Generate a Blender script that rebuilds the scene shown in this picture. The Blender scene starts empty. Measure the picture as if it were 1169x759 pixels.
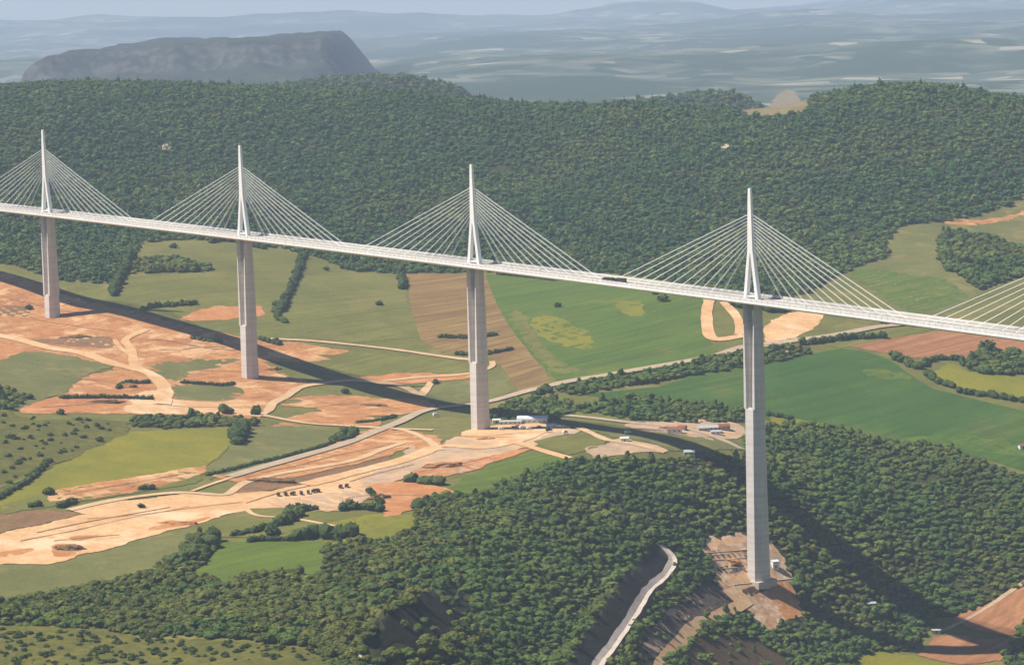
import bpy, bmesh, math, random
import numpy as np
from mathutils import Vector, Matrix, noise as mnoise
from mathutils.geometry import delaunay_2d_cdt

# ------------------------------------------------------------------ scene, camera
S = bpy.context.scene
COL = S.collection
W, H = 1169.0, 759.0
CAM = np.array([1573.7897, -1582.3487, 252.5604])
YAW, PITCH, ROLL, F = -.8689, -.1221, -.0341, 3208.523
KC, SL = -2.5309e-5, .0303                       # curve and slope of the deck
def basis():
    cyw, syw, cp, sp = math.cos(YAW), math.sin(YAW), math.cos(PITCH), math.sin(PITCH)
    fw = np.array([syw*cp, cyw*cp, sp]); r = np.array([cyw, -syw, 0]); u = np.cross(r, fw)
    cr, sr = math.cos(ROLL), math.sin(ROLL)
    return fw, cr*r + sr*u, -sr*r + cr*u
FW, RT, UP = basis()
cam_d = bpy.data.cameras.new('camera'); cam = bpy.data.objects.new('camera', cam_d); COL.objects.link(cam)
cam_d.sensor_width = 36; cam_d.lens = F/W*36; cam_d.clip_start = 5; cam_d.clip_end = 90000
M = Matrix.Identity(4)
for i in range(3):
    M[i][0], M[i][1], M[i][2], M[i][3] = RT[i], UP[i], -FW[i], CAM[i]
cam.matrix_world = M
S.camera = cam

UD = np.array([math.sin(YAW), math.cos(YAW)]); VD = np.array([math.cos(YAW), -math.sin(YAW)])
def uv2xy(u, v): return CAM[0] + u*UD[0] + v*VD[0], CAM[1] + u*UD[1] + v*VD[1]
def xy2uv(x, y):
    dx, dy = np.asarray(x, float) - CAM[0], np.asarray(y, float) - CAM[1]
    return dx*UD[0] + dy*UD[1], dx*VD[0] + dy*VD[1]
def ray(px, py):
    px = np.atleast_1d(np.asarray(px, float)); py = np.atleast_1d(np.asarray(py, float))
    return FW[None] + RT[None]*((px - W/2)/F)[:, None] - UP[None]*((py - H/2)/F)[:, None]
def project(x, y, z):
    p = np.stack([np.asarray(x, float) - CAM[0], np.asarray(y, float) - CAM[1], np.asarray(z, float) - CAM[2]], -1)
    d = p @ FW
    return W/2 + F*(p @ RT)/d, H/2 - F*(p @ UP)/d
def px_at_z(px, py, z):
    d = ray(px, py)[0]; t = (z - CAM[2])/d[2]
    return CAM + t*d

# ------------------------------------------------------------------ ground heights
CTRL = """-1 0
0 312 -46;60 331 -60;130 346 -69;200 368 -84;270 388 -96;340 412 -112;400 432 -124;450 448 -133;500 460 -138
600 475 -139;700 490 -140;760 499 -140;820 515 -147;862 543 -165;900 573 -186;960 618 -217;1010 655 -242;1070 697 -269;1110 712 -275;1150 725 -279
866 658 -225;548 490 -138;287 432 -120;60 366 -85;0 366 -80;0 440 -100;0 500 -112;0 600 -132;0 680 -142;0 759 -145
200 300 -50;200 280 -42;0 300 -40;400 305 -70;640 320 -85;640 430 -125;800 335 -85;800 400 -118;960 315 -85;960 430 -135;960 480 -155;960 550 -188
1169 380 -120;1169 450 -150;1169 520 -178;1169 560 -198;1169 600 -216;1169 640 -238;1169 680 -258;1169 300 -80;1169 240 -45
1169 105 85;0 88 140;300 90 125;450 95 115;600 108 95;750 110 90;850 115 80;900 105 90;980 90 105;1060 84 112
0 190 39;300 190 21.6;450 200 11;640 200 1.6;750 200 5;980 200 -1
200 500 -124;200 600 -137;200 680 -145;200 759 -145;400 560 -140;400 640 -144;400 700 -140;400 759 -138
548 540 -142;548 600 -146;548 660 -155;548 759 -175;700 540 -148;700 600 -170;700 680 -195;700 759 -212
780 600 -188;780 660 -212;780 759 -245;866 600 -196;866 700 -248;866 759 -265;1000 720 -275;1000 759 -283;1169 759 -288
-300 280 -20;-300 366 -65;-300 500 -100;-300 759 -135;-300 95 160;1500 80 100;1500 240 -50;1500 380 -130;1500 600 -230;1500 759 -290
0 1000 -150;400 1000 -150;700 1000 -230;1000 1000 -290;1500 1000 -290;-300 1000 -150"""
cp_ = []
for tok in CTRL.replace('\n', ';').split(';')[1:]:
    a, b, c = map(float, tok.split()); p = px_at_z(a, b, c); cp_.append((*xy2uv(p[0], p[1]), c))
    if 60 <= b <= 120 and c > 70:                      # the ridge falls away behind its crest
        u_, v_ = cp_[-1][:2]; cp_.append((u_*1.03, v_*1.03, c - 6)); cp_.append((u_*1.13, v_*1.13, c - 52))
for v in range(-2400, 2401, 600):
    cp_.append((5150, v, -20)); cp_.append((5600, v, -80))
    if abs(v) > 1500: cp_.append((4100, v, 110)); cp_.append((3300, v, -50)); cp_.append((2500, v, -110 if v < 0 else -160))
cp_ = np.array([(float(a), float(b), float(c)) for a, b, c in cp_])
def tps_fit(P, lam=.004):
    n = len(P); X = P[:, :2]/1000
    r = np.linalg.norm(X[:, None] - X[None], axis=2); K = np.where(r > 0, r*r*np.log(r + 1e-12), 0) + lam*np.eye(n)
    A = np.zeros((n+3, n+3)); A[:n, :n] = K; A[:n, n] = 1; A[:n, n+1:] = X; A[n, :n] = 1; A[n+1:, :n] = X.T
    return X, np.linalg.solve(A, np.concatenate([P[:, 2], [0, 0, 0]]))
TX, TW = tps_fit(cp_)
def tps(u, v):
    u = np.asarray(u, float)/1000; v = np.asarray(v, float)/1000; out = np.full(u.shape, TW[-3]) + TW[-2]*u + TW[-1]*v
    for i in range(len(TX)):
        r2 = (u - TX[i, 0])**2 + (v - TX[i, 1])**2
        out += TW[i]*.5*r2*np.log(r2 + 1e-20)
    return out
def sstep(a, b, x):
    t = np.clip((x - a)/(b - a), 0, 1); return t*t*(3 - 2*t)
_rs = np.random.RandomState(5)
_tab = _rs.rand(8, 257, 257)*2 - 1
def vnoise(x, y, k=0):
    xi = np.floor(x).astype(int); yi = np.floor(y).astype(int); fx = x - xi; fy = y - yi
    fx = fx*fx*(3-2*fx); fy = fy*fy*(3-2*fy); T = _tab[k]
    g = lambda a, b: T[a % 257, b % 257]
    return (g(xi, yi)*(1-fx) + g(xi+1, yi)*fx)*(1-fy) + (g(xi, yi+1)*(1-fx) + g(xi+1, yi+1)*fx)*fy
def fbm(x, y, n=4, k=0):
    s = 0; a = 1.; 
    for i in range(n): s = s + a*vnoise(x*2**i + 17.3*i, y*2**i + 5.1*i, (k+i) % 8); a *= .5
    return s/1.9
def seg_field(u, v, line):
    """signed distance to a polyline (positive on its right) and the share run along it"""
    best = np.full(u.shape, 1e9); sg = np.zeros(u.shape); al = np.zeros(u.shape)
    L = [0]
    for a, b in zip(line, line[1:]): L.append(L[-1] + math.dist(a, b))
    for i, (a, b) in enumerate(zip(line, line[1:])):
        dx, dy = b[0]-a[0], b[1]-a[1]; l2 = dx*dx + dy*dy
        t = ((u-a[0])*dx + (v-a[1])*dy)/l2; tc = np.clip(t, 0, 1)
        d = np.hypot(u - a[0] - tc*dx, v - a[1] - tc*dy); cr = dx*(v-a[1]) - dy*(u-a[0])
        m = d < best; best = np.where(m, d, best); sg = np.where(m, np.sign(cr), sg); al = np.where(m, (L[i] + tc*math.sqrt(l2))/L[-1], al)
    return best*sg, al
def px_line(pts, lift=0):
    out = []
    for x, y in pts:
        d = ray(x, y)[0]; t = np.arange(900, 6000, 4.); q = CAM[None] + t[:, None]*d[None]
        uu, vv = xy2uv(q[:, 0], q[:, 1]); zz = tps(uu, vv) + lift
        i = np.argmax(q[:, 2] < zz); out.append((uu[i], vv[i]))
    return out
# two rock faces that look north, away from the sun: (crest line from far to near, height, run, back slope)
SCARPS = [(px_line([(748, 618), (716, 652), (692, 686), (664, 722), (640, 768), (620, 820)], 17), 18, 12, 90),
          (px_line([(512, 667), (496, 674), (470, 683), (440, 697), (412, 708)], 32), 34, 14, 70)]
def z_raw(u, v):
    zn = tps(u, v)
    hill = sstep(3250, 3600, u)
    zn = zn + hill*((1 - .6*sstep(3800, 4000, u))*(15*fbm(u/380, v/420, 4, 1) + 11*np.abs(fbm(v/170, u/600, 3, 2)) - 2) - 7 - 9*sstep(3600, 3950, u))
    # broken wooded ground in the foreground right half
    px, py = project(*uv2xy(u, v), zn)
    wood = sstep(560, 640, py + (px-500)*.12)*sstep(-250, 100, px-300)*(u < 2700)
    zn = zn + wood*(2.2*fbm(u/75, v/75, 3, 3)) + .7*fbm(u/60, v/60, 3, 4)
    for line, h, run, back in SCARPS:
        m = (u > 1200) & (u < 2600)
        if not np.any(m): continue
        d, al = seg_field(np.where(m, u, 9e3), v, line)
        e = sstep(0, .22, al)*(1 - sstep(.8, 1., al)*(h > 28))
        d = d + 3.5*fbm(u/16, v/16, 2, 5)
        r = np.where(d < 0, np.exp(np.minimum(d, 0)/back), 1 - sstep(0, run, d))
        zn = zn + np.where(m & (np.abs(d) < 500), h*e*r, 0)
    # the far land
    zf = -118 + sstep(7500, 11000, u)*(170*np.abs(fbm(u/3600, v/2300, 4, 3)) + 42*fbm(u/1100, v/800, 3, 5)) + 10*fbm(u/2600, v/1500, 3, 3) + sstep(9000, 20000, u)*22*fbm(v/2500, u/4000, 3, 6)
    def plane_px(v, dist): return W/2 + F*v/dist
    # mesa
    pm = plane_px(v, np.maximum(u, 1)); 
    m_top = np.interp(v*F/9050 + W/2, [14, 26, 36, 60, 114, 160, 230, 300, 340, 362, 372, 382, 398, 416], [0, .5, .72, .9, .965, .95, .94, .89, .86, .85, .83, .70, .40, 0])
    uu_ = u + 190*fbm(v/260, u/900, 4, 2); depth = (.60*sstep(8100, 9150, uu_) + .40*sstep(9130, 9260, uu_))*(1 - sstep(11000, 12000, u))
    zf = zf + (212 + 17*fbm(v/120, u/170, 5, 1))*m_top*depth
    # hill behind the crest, left of the middle, and one right of the middle
    zf = zf + 200*np.exp(-((u-5700)/380)**2)*np.interp(v*F/5700 + W/2, [60, 250, 380, 430, 480, 530, 570, 620], [0, .84, .98, 1., .97, .86, .6, 0])
    zf = zf + 152*np.exp(-((u-5500)/300)**2)*np.interp(v*F/5500 + W/2, [560, 650, 700, 760, 820, 850, 880, 940], [0, .6, .86, .93, 1., .97, .78, .1])
    # skyline hills
    sky = np.interp(v*F/28000 + W/2, [-900, 0, 200, 400, 500, 600, 700, 740, 780, 810, 850, 900, 1000, 1050, 1169, 1900],
                    [190, 100, 70, 25, 5, -62, -50, 20, 44, 12, -80, -95, -5, 15, 0, 20])
    zf = zf + np.exp(-((u-28000)/2200)**2)*(np.maximum(sky + 112, 0))
    zf = zf + 55*np.exp(-((u-17000)/1500)**2)*np.interp(v*F/17000 + W/2, [400, 600, 900, 1169, 1500], [.2, .5, .7, 1.2, 1.5])
    w = sstep(4650, 5300, u)
    z = zn*(1-w) + zf*w
    w2 = sstep(900, 1350, u)
    z = z*w2 + (-190)*(1-w2)
    wv = 1 - sstep(1900, 3200, np.abs(v))*(u < 5300)
    return z*wv + (-80)*(1-wv)
def grow(a, step, end, q):
    out = []; 
    while a < end: a += step; step *= q; out.append(a)
    return out
GU = np.array([-3200, -1800, -600, 200, 600, 800, 940] + list(np.arange(1000, 1440, 20)) + list(np.arange(1440, 2600, 5.)) + list(np.arange(2600, 3300, 8.)) + list(np.arange(3300, 4800, 13.)) + grow(4800, 22, 8000, 1.03) + list(np.arange(8050, 9400, 45.)) + grow(9400, 60, 33500, 1.045))
vp = list(np.arange(0, 900, 7.)) + grow(900-7, 9, 11500, 1.04)
GV = np.array([-x for x in vp[:0:-1]] + vp)
UU, VV = np.meshgrid(GU, GV, indexing='ij')
ZZ = z_raw(UU, VV)
def height(x, y):
    u, v = xy2uv(x, y)
    i = np.clip(np.searchsorted(GU, u) - 1, 0, len(GU)-2); j = np.clip(np.searchsorted(GV, v) - 1, 0, len(GV)-2)
    a = (u - GU[i])/(GU[i+1]-GU[i]); b = (v - GV[j])/(GV[j+1]-GV[j])
    return (ZZ[i, j]*(1-a) + ZZ[i+1, j]*a)*(1-b) + (ZZ[i, j+1]*(1-a) + ZZ[i+1, j+1]*a)*b
_T = np.concatenate([np.arange(1000, 6000, 5.), np.arange(6000, 33000, 60.)])
def ground(px, py):
    """where the sight line through (px, py) meets the ground"""
    D = ray(px, py); out = np.zeros((len(D), 3))
    for k, d in enumerate(D):
        q = CAM[None] + _T[:, None]*d[None]; dz = q[:, 2] - height(q[:, 0], q[:, 1])
        i = int(np.argmax(dz < 0)); i = max(i, 1); 
        f = dz[i-1]/(dz[i-1]-dz[i] + 1e-9) if dz[i] < 0 else 0
        out[k] = q[i-1]*(1-f) + q[i]*f
    return out
OFF = {'L0': (0, 250), 'L1': (390, 250), 'L2': (769, 250), 'M0': (0, 499), 'M1': (390, 499), 'M2': (769, 499), 'T0': (0, 0), 'T1': (390, 0), 'T2': (769, 0), 'P': (0, 0)}
def PX(sec, pts):
    k = 1. if sec == 'P' else 2.92; o = OFF[sec]
    return [(o[0] + a/k, o[1] + b/k) for a, b in pts]

# ------------------------------------------------------------------ helpers
def lin(c):
    return tuple(((v/255)/12.92 if v <= 10 else (((v/255)+.055)/1.055)**2.4) for v in c)
def tag(o, label=None, cat=None, group=None, kind=None):
    if label: o['label'] = label
    if cat: o['category'] = cat
    if group: o['group'] = group
    if kind: o['kind'] = kind
    return o
def link(o, parent=None):
    COL.objects.link(o)
    if parent is not None: o.parent = parent
    return o
def mesh_obj(name, verts, faces, mat, parent=None, smooth=False, loc=None):
    me = bpy.data.meshes.new(name); me.from_pydata([tuple(v) for v in verts], [], faces)
    if mat: 
        for m in (mat if isinstance(mat, list) else [mat]): me.materials.append(m)
    if smooth: me.polygons.foreach_set('use_smooth', [True]*len(me.polygons))
    me.update(); o = bpy.data.objects.new(name, me)
    if loc is not None: o.location = loc
    return link(o, parent)
def empty(name, loc, rz=0):
    o = bpy.data.objects.new(name, None); o.location = loc; o.rotation_euler = (0, 0, rz); o.empty_display_size = 1
    return link(o)
class MB:
    def __init__(s): s.v = []; s.f = []
    def box(s, c, d, rz=0, taper=1.):
        n = len(s.v); cr, sr = math.cos(rz), math.sin(rz)
        for k in (-1, 1):
            t = taper if k > 0 else 1
            for i, j in ((-1, -1), (1, -1), (1, 1), (-1, 1)):
                x, y = i*d[0]/2*t, j*d[1]/2*t
                s.v.append((c[0] + x*cr - y*sr, c[1] + x*sr + y*cr, c[2] + k*d[2]/2))
        s.f += [(n, n+3, n+2, n+1), (n+4, n+5, n+6, n+7)] + [(n+i, n+(i+1) % 4, n+4+(i+1) % 4, n+4+i) for i in range(4)]
        return s
    def loft(s, rings, cap=True):
        n = len(s.v); m = len(rings[0])
        for r in rings: s.v += [tuple(p) for p in r]
        for k in range(len(rings)-1):
            for i in range(m):
                a, b = n + k*m + i, n + k*m + (i+1) % m
                s.f.append((a, b, b+m, a+m))
        if cap: s.f.append(tuple(n + i for i in range(m))[::-1]); s.f.append(tuple(n + (len(rings)-1)*m + i for i in range(m)))
        return s
    def tube(s, a, b, r, r2=None, k=6):
        a, b = Vector(a), Vector(b); d = (b-a).normalized(); r2 = r if r2 is None else r2
        x = d.orthogonal().normalized(); y = d.cross(x)
        return s.loft([[p + q*(math.cos(t)*x + math.sin(t)*y) for t in [2*math.pi*i/k for i in range(k)]] for p, q in ((a, r), (b, r2))])
    def build(s, name, mat, parent=None, smooth=False, loc=None): return mesh_obj(name, s.v, s.f, mat, parent, smooth, loc)

# ------------------------------------------------------------------ materials
def base_mat(name, rough=.95):
    m = bpy.data.materials.new(name); m.use_nodes = True; nt = m.node_tree
    b = nt.nodes['Principled BSDF']; b.inputs['Roughness'].default_value = rough; b.inputs['Specular IOR Level'].default_value = .15
    return m, nt, b
def N(nt, t, **kw):
    n = nt.nodes.new(t)
    for k, v in kw.items(): setattr(n, k, v)
    return n
def mixc(nt, fac, a, b, mode='MIX'):
    n = N(nt, 'ShaderNodeMix', data_type='RGBA', blend_type=mode)
    for s, v in ((n.inputs[0], fac), (n.inputs[6], a), (n.inputs[7], b)):
        if hasattr(v, 'links'): nt.links.new(v, s)
        else: s.default_value = v if isinstance(v, float) else (*v, 1)
    return n.outputs[2]
def noise_fac(nt, scale, lo=.4, hi=.6, detail=4, vec=None, stretch=None, rot=0, rough=.6):
    tc = N(nt, 'ShaderNodeTexCoord'); mp = N(nt, 'ShaderNodeMapping'); nt.links.new(tc.outputs['Object'], mp.inputs[0])
    if stretch: mp.inputs['Scale'].default_value = stretch
    mp.inputs['Rotation'].default_value = (0, 0, rot)
    n = N(nt, 'ShaderNodeTexNoise'); n.inputs['Scale'].default_value = 1/scale; n.inputs['Detail'].default_value = detail; n.inputs['Roughness'].default_value = rough
    nt.links.new(mp.outputs[0], n.inputs['Vector'])
    r = N(nt, 'ShaderNodeMapRange'); r.inputs[1].default_value = lo; r.inputs[2].default_value = hi
    nt.links.new(n.outputs[0], r.inputs[0]); return r.outputs[0]
def glin(c): return tuple(v*k for v, k in zip(lin(c), (.72, .68, .66)))
def ground_mat(name, c1, c2, c3=None, s1=60, s2=9, stripes=None, bump=.6, lo=.38, hi=.62, k2=.55, weed=None):
    """soil or grass: two colours in large patches, flecked finely, with optional furrows or mowing lines (period m, angle, strength)"""
    m, nt, b = base_mat(name); c1, c2 = glin(c1), glin(c2); c3 = glin(c3) if c3 else tuple(v*.6 for v in c1)
    col = mixc(nt, noise_fac(nt, s1, lo, hi), c1, c2)
    f = noise_fac(nt, s2, .42, .72)
    mu = N(nt, 'ShaderNodeMath', operation='MULTIPLY'); nt.links.new(f, mu.inputs[0]); mu.inputs[1].default_value = k2
    col = mixc(nt, mu.outputs[0], col, c3)
    mu2 = N(nt, 'ShaderNodeMath', operation='MULTIPLY'); nt.links.new(noise_fac(nt, 2.6, .45, .7, 2), mu2.inputs[0]); mu2.inputs[1].default_value = k2*.6
    col = mixc(nt, mu2.outputs[0], col, tuple(v*.62 for v in c3))
    if weed:
        f = noise_fac(nt, weed[1], weed[2], weed[2] + .1, 8, rough=.68); mu = N(nt, 'ShaderNodeMath', operation='MULTIPLY'); nt.links.new(f, mu.inputs[0]); mu.inputs[1].default_value = weed[3]
        col = mixc(nt, mu.outputs[0], col, glin(weed[0]))
    if stripes:
        per, ang, st = stripes
        f = noise_fac(nt, per, .35, .65, 3, stretch=(1, .02, 1), rot=ang)
        mu = N(nt, 'ShaderNodeMath', operation='MULTIPLY'); nt.links.new(f, mu.inputs[0]); mu.inputs[1].default_value = st
        col = mixc(nt, mu.outputs[0], col, tuple(v*.6 for v in c3))
    nt.links.new(col, b.inputs['Base Color'])
    if bump:
        n = noise_fac(nt, 5, 0, 1, 6); bp = N(nt, 'ShaderNodeBump'); bp.inputs['Strength'].default_value = bump; bp.inputs['Distance'].default_value = 1.5
        nt.links.new(n, bp.inputs['Height']); nt.links.new(bp.outputs[0], b.inputs['Normal'])
    return m
def plain_mat(name, c, c2=None, scale=3, rough=.7, spec=.3, vstretch=None):
    m, nt, b = base_mat(name, rough); b.inputs['Specular IOR Level'].default_value = spec
    c = lin(c); c2 = lin(c2) if c2 else tuple(v*.85 for v in c)
    nt.links.new(mixc(nt, noise_fac(nt, scale, .35, .7, 5, stretch=vstretch), c, c2), b.inputs['Base Color']); return m
def leaf_mat(name, cols, patch=None):
    m, nt, b = base_mat(name, .9)
    oi = N(nt, 'ShaderNodeObjectInfo'); cr = N(nt, 'ShaderNodeValToRGB'); el = cr.color_ramp.elements
    for i, c in enumerate(cols):
        e = el[i] if i < 2 else el.new(.5)
        e.position = i/(len(cols)-1); e.color = (*lin(c), 1)
    nt.links.new(oi.outputs['Random'], cr.inputs[0])
    col = cr.outputs[0]
    if patch:                                         # stands of another species, by place
        g = N(nt, 'ShaderNodeNewGeometry'); mp = N(nt, 'ShaderNodeMapping'); nt.links.new(g.outputs['Position'], mp.inputs[0])
        n = N(nt, 'ShaderNodeTexNoise'); n.inputs['Scale'].default_value = 1/patch[0]; n.inputs['Detail'].default_value = 5; nt.links.new(mp.outputs[0], n.inputs['Vector'])
        r = N(nt, 'ShaderNodeMapRange'); r.inputs[1].default_value = .47; r.inputs[2].default_value = .66; r.inputs[4].default_value = patch[2]; nt.links.new(n.outputs[0], r.inputs[0])
        col = mixc(nt, r.outputs[0], col, lin(patch[1]))
    col = mixc(nt, noise_fac(nt, 1.3, .4, .65, 3), col, mixc(nt, 1., col, (1.45, 1.4, 1.1), 'MULTIPLY'))
    nt.links.new(col, b.inputs['Base Color']); return m

G = {}
G['meadow'] = ground_mat('meadow', (126, 126, 64), (108, 112, 54), (96, 98, 48), 90, 14, k2=.5, weed=((146, 136, 80), 60, .54, .6))
G['forest_floor'] = ground_mat('forest_floor', (58, 66, 36), (74, 76, 42), (40, 44, 26), 50, 8)
def far_mat():
    m, nt, b = base_mat('far_country')
    tc = N(nt, 'ShaderNodeTexCoord'); mp = N(nt, 'ShaderNodeMapping'); mp.inputs['Rotation'].default_value = (0, 0, .5); nt.links.new(tc.outputs['Object'], mp.inputs[0])
    nz = N(nt, 'ShaderNodeTexNoise'); nz.inputs['Scale'].default_value = .002; nt.links.new(mp.outputs[0], nz.inputs['Vector'])
    vm = N(nt, 'ShaderNodeVectorMath', operation='MULTIPLY_ADD'); nt.links.new(nz.outputs['Color'], vm.inputs[0]); vm.inputs[1].default_value = (160, 160, 0); nt.links.new(mp.outputs[0], vm.inputs[2])
    vo = N(nt, 'ShaderNodeTexVoronoi'); vo.inputs['Scale'].default_value = 1/125; nt.links.new(vm.outputs[0], vo.inputs['Vector'])
    cr = N(nt, 'ShaderNodeValToRGB'); el = cr.color_ramp; el.interpolation = 'CONSTANT'
    cs = [(0, (44, 62, 38)), (.2, (72, 84, 66)), (.42, (98, 104, 82)), (.58, (62, 74, 60)), (.7, (104, 106, 88)), (.82, (84, 92, 74)), (.94, (140, 134, 116))]
    for i, (p, c) in enumerate(cs):
        e = el.elements[i] if i < 2 else el.elements.new(p)
        e.position = p; e.color = (*lin(c), 1)
    sp = N(nt, 'ShaderNodeSeparateColor'); nt.links.new(vo.outputs['Color'], sp.inputs[0]); nt.links.new(sp.outputs[0], cr.inputs[0])
    wood = noise_fac(nt, 1300, .46, .54, 8)
    col = mixc(nt, wood, cr.outputs[0], lin((46, 62, 40)))
    nt.links.new(col, b.inputs['Base Color']); return m
G['far'] = far_mat()

# ------------------------------------------------------------------ the ground sheet
X_, Y_ = uv2xy(UU, VV)
nu, nv = UU.shape
verts = np.stack([X_.ravel(), Y_.ravel(), ZZ.ravel()], 1)
ii, jj = np.meshgrid(np.arange(nu-1), np.arange(nv-1), indexing='ij'); a = (ii*nv + jj).ravel()
quads = np.stack([a, a+1, a+nv+1, a+nv], 1)          # orientation checked below
me = bpy.data.meshes.new('terrain'); me.vertices.add(len(verts)); me.vertices.foreach_set('co', verts.ravel())
me.loops.add(len(quads)*4); me.loops.foreach_set('vertex_index', quads[:, ::-1].ravel())
me.polygons.add(len(quads)); me.polygons.foreach_set('loop_start', np.arange(len(quads))*4); me.polygons.foreach_set('loop_total', np.full(len(quads), 4))
uc = UU[:-1, :-1].ravel(); vc = VV[:-1, :-1].ravel()
ppx, ppy = project(X_[:-1, :-1].ravel(), Y_[:-1, :-1].ravel(), ZZ[:-1, :-1].ravel())
me.update(calc_edges=True)
terrain = link(bpy.data.objects.new('terrain', me)); tag(terrain, 'valley floor and wooded hills under the viaduct', kind='structure')
G['mesa'] = ground_mat('wooded_slope', (36, 50, 30), (72, 80, 52), (22, 30, 20), 110, 35, k2=.9); G['rim'] = ground_mat('plateau_cliff', (100, 102, 98), (62, 68, 58), (36, 46, 34), 50, 25, k2=.9)
for m in (G['meadow'], G['forest_floor'], G['far'], G['mesa'], G['rim']): me.materials.append(m)
if me.polygons[0].normal.z < 0: me.flip_normals()
me.polygons.foreach_set('use_smooth', [True]*len(quads))

# ------------------------------------------------------------------ zones of wood
def inpoly(px, py, poly):
    px = np.asarray(px); py = np.asarray(py); c = np.zeros(px.shape, bool); n = len(poly)
    for i in range(n):
        x1, y1 = poly[i]; x2, y2 = poly[(i+1) % n]
        if y1 == y2: continue
        c ^= ((y1 > py) != (y2 > py)) & (px < (x2-x1)*(py-y1)/(y2-y1) + x1)
    return c
HILL_LOW = [(1700, 240), (1500, 230), (1169, 222), (1150, 236), (1100, 250), (1050, 257), (1029, 257), (1012, 274), (1015, 294), (957, 315), (930, 330), (880, 352), (830, 352), (800, 332), (770, 322), (700, 312), (560, 310), (450, 313), (395, 306), (340, 287), (235, 274), (160, 276), (150, 300), (128, 325), (70, 318), (0, 302), (-300, 250), (-600, 240)]
def world(poly): g = ground([p[0] for p in poly], [p[1] for p in poly]); return [tuple(q[:2]) for q in g]
hl = world(HILL_LOW[2:-2])
hill_uv = [tuple(float(k) for k in xy2uv(*p)) for p in hl]
hill_poly = [(3300, 1700), (3300, 900)] + hill_uv + [(3200, -900), (3200, -1700), (5100, -1900), (5100, 1900)]
ZONES = {
 'main': PX('P', [(-80, 700), (0, 690), (10, 686), (60, 678), (130, 665), (160, 652), (200, 636), (222, 612), (240, 610), (250, 618), (240, 638), (215, 658), (262, 668), (290, 655), (342, 655), (352, 662), (366, 650), (372, 624), (410, 620), (455, 612), (476, 598), (472, 583), (480, 574), (527, 566), (554, 562), (582, 549), (616, 537), (643, 527), (674, 524), (698, 524), (732, 524), (770, 524), (812, 521), (850, 525), (852, 500), (868, 488), (920, 484), (960, 488), (1000, 500), (1080, 510), (1110, 525), (1169, 545), (1400, 600), (1400, 640),
     (1230, 640), (1169, 668), (1088, 704), (1066, 706), (1058, 722), (1040, 742), (1010, 744), (978, 748), (970, 800), (960, 960), (330, 960), (372, 760), (371, 742), (320, 736), (230, 727), (160, 726), (120, 719), (60, 715), (0, 713), (-80, 712)]),
 'clump_right': PX('L2', [(900, 40), (960, 45), (1030, 52), (1168, 100), (1400, 150), (1400, 260), (1168, 190), (1080, 220), (1020, 240), (960, 200), (890, 150), (880, 90)]),
 'riverside': PX('P', [(655, 468), (700, 456), (760, 454), (830, 464), (852, 474), (850, 482), (800, 484), (740, 481), (700, 476)]),
 'dark_clump': PX('P', [(595, 462), (612, 455), (645, 455), (655, 470), (640, 477), (600, 472)]),
 'road_trees': PX('P', [(630, 447), (640, 438), (700, 431), (760, 418), (800, 410), (850, 402), (915, 396), (925, 405), (880, 415), (820, 424), (760, 434), (700, 444), (660, 452)]),
 'right_wood': PX('L2', [(960, 485), (1040, 430), (1120, 440), (1168, 450), (1400, 460), (1400, 530), (1168, 520), (1040, 520), (985, 508)]),
 'left_clump': PX('L0', [(430, 150), (500, 135), (580, 130), (660, 150), (705, 165), (690, 178), (580, 180), (430, 182)]),
 'left_low': PX('L0', [(-150, 560), (0, 560), (70, 590), (100, 600), (50, 640), (-150, 640)]),
 'bottom_right': PX('P', [(1150, 740), (1169, 705), (1400, 640), (1400, 960), (1120, 960), (1145, 765)]),
 'row_under': PX('L0', [(430, 690), (440, 660), (560, 662), (700, 660), (780, 668), (860, 672), (860, 690), (700, 692), (560, 700)]),
 'river_left': PX('P', [(560, 470), (590, 455), (600, 470), (640, 480), (600, 482), (562, 484)]),
}
CLEAR = {
 'quarry': PX('M2', [(95, 375), (120, 345), (160, 325), (240, 316), (330, 355), (375, 400), (385, 450), (402, 490), (428, 590), (372, 608), (345, 645), (290, 640), (250, 575), (190, 570), (135, 460)]),
 'cutting': PX('M1', [(1050, 350), (1100, 380), (1125, 410), (1110, 440), (1030, 545), (975, 625), (925, 705), (870, 780), (800, 900), (640, 900), (740, 770), (800, 660), (850, 600), (900, 540), (960, 440), (1010, 390)]),
 'rock_slope': PX('M2', [(-115, 700), (-90, 640), (-40, 600), (60, 515), (140, 470), (215, 560), (120, 610), (50, 660), (10, 710), (-60, 790), (-115, 790)]),
 'brown_slope': PX('M2', [(20, 730), (60, 690), (120, 672), (200, 660), (280, 680), (380, 735), (420, 900), (-60, 900)]),
 'cliff': PX('M1', [(50, 660), (150, 600), (250, 545), (355, 488), (415, 520), (435, 575), (400, 630), (300, 690), (270, 725), (120, 715)]),
 'small_yard': PX('M2', [(850, 635), (910, 630), (905, 665), (850, 665)]),
}
CLEAR_W = {k: np.array(world(v)) for k, v in CLEAR.items()}
ZONE_W = {k: np.array(world(v)) for k, v in ZONES.items()}
allw = [(k, w) for k, w in ZONE_W.items()]
xc, yc = uv2xy(uc, vc); mi = np.zeros(len(uc), int)
mi[inpoly(uc, vc, hill_poly)] = 1
for k, w in allw: mi[inpoly(xc, yc, [tuple(p) for p in w])] = 1
mi[(uc > 4600)] = 1
mi[uc > 6300] = 2
on_m = (uc > 8000) & (uc < 12500) & (np.abs(vc*F/9050 + W/2 - 224) < 222); mi[on_m] = 3
sl = np.abs(np.diff(ZZ, axis=0)[:, :-1]/np.diff(GU)[:, None]).ravel(); mi[on_m & (sl > .42)] = 4
me.polygons.foreach_set('material_index', mi)
print('terrain', len(verts))

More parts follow.
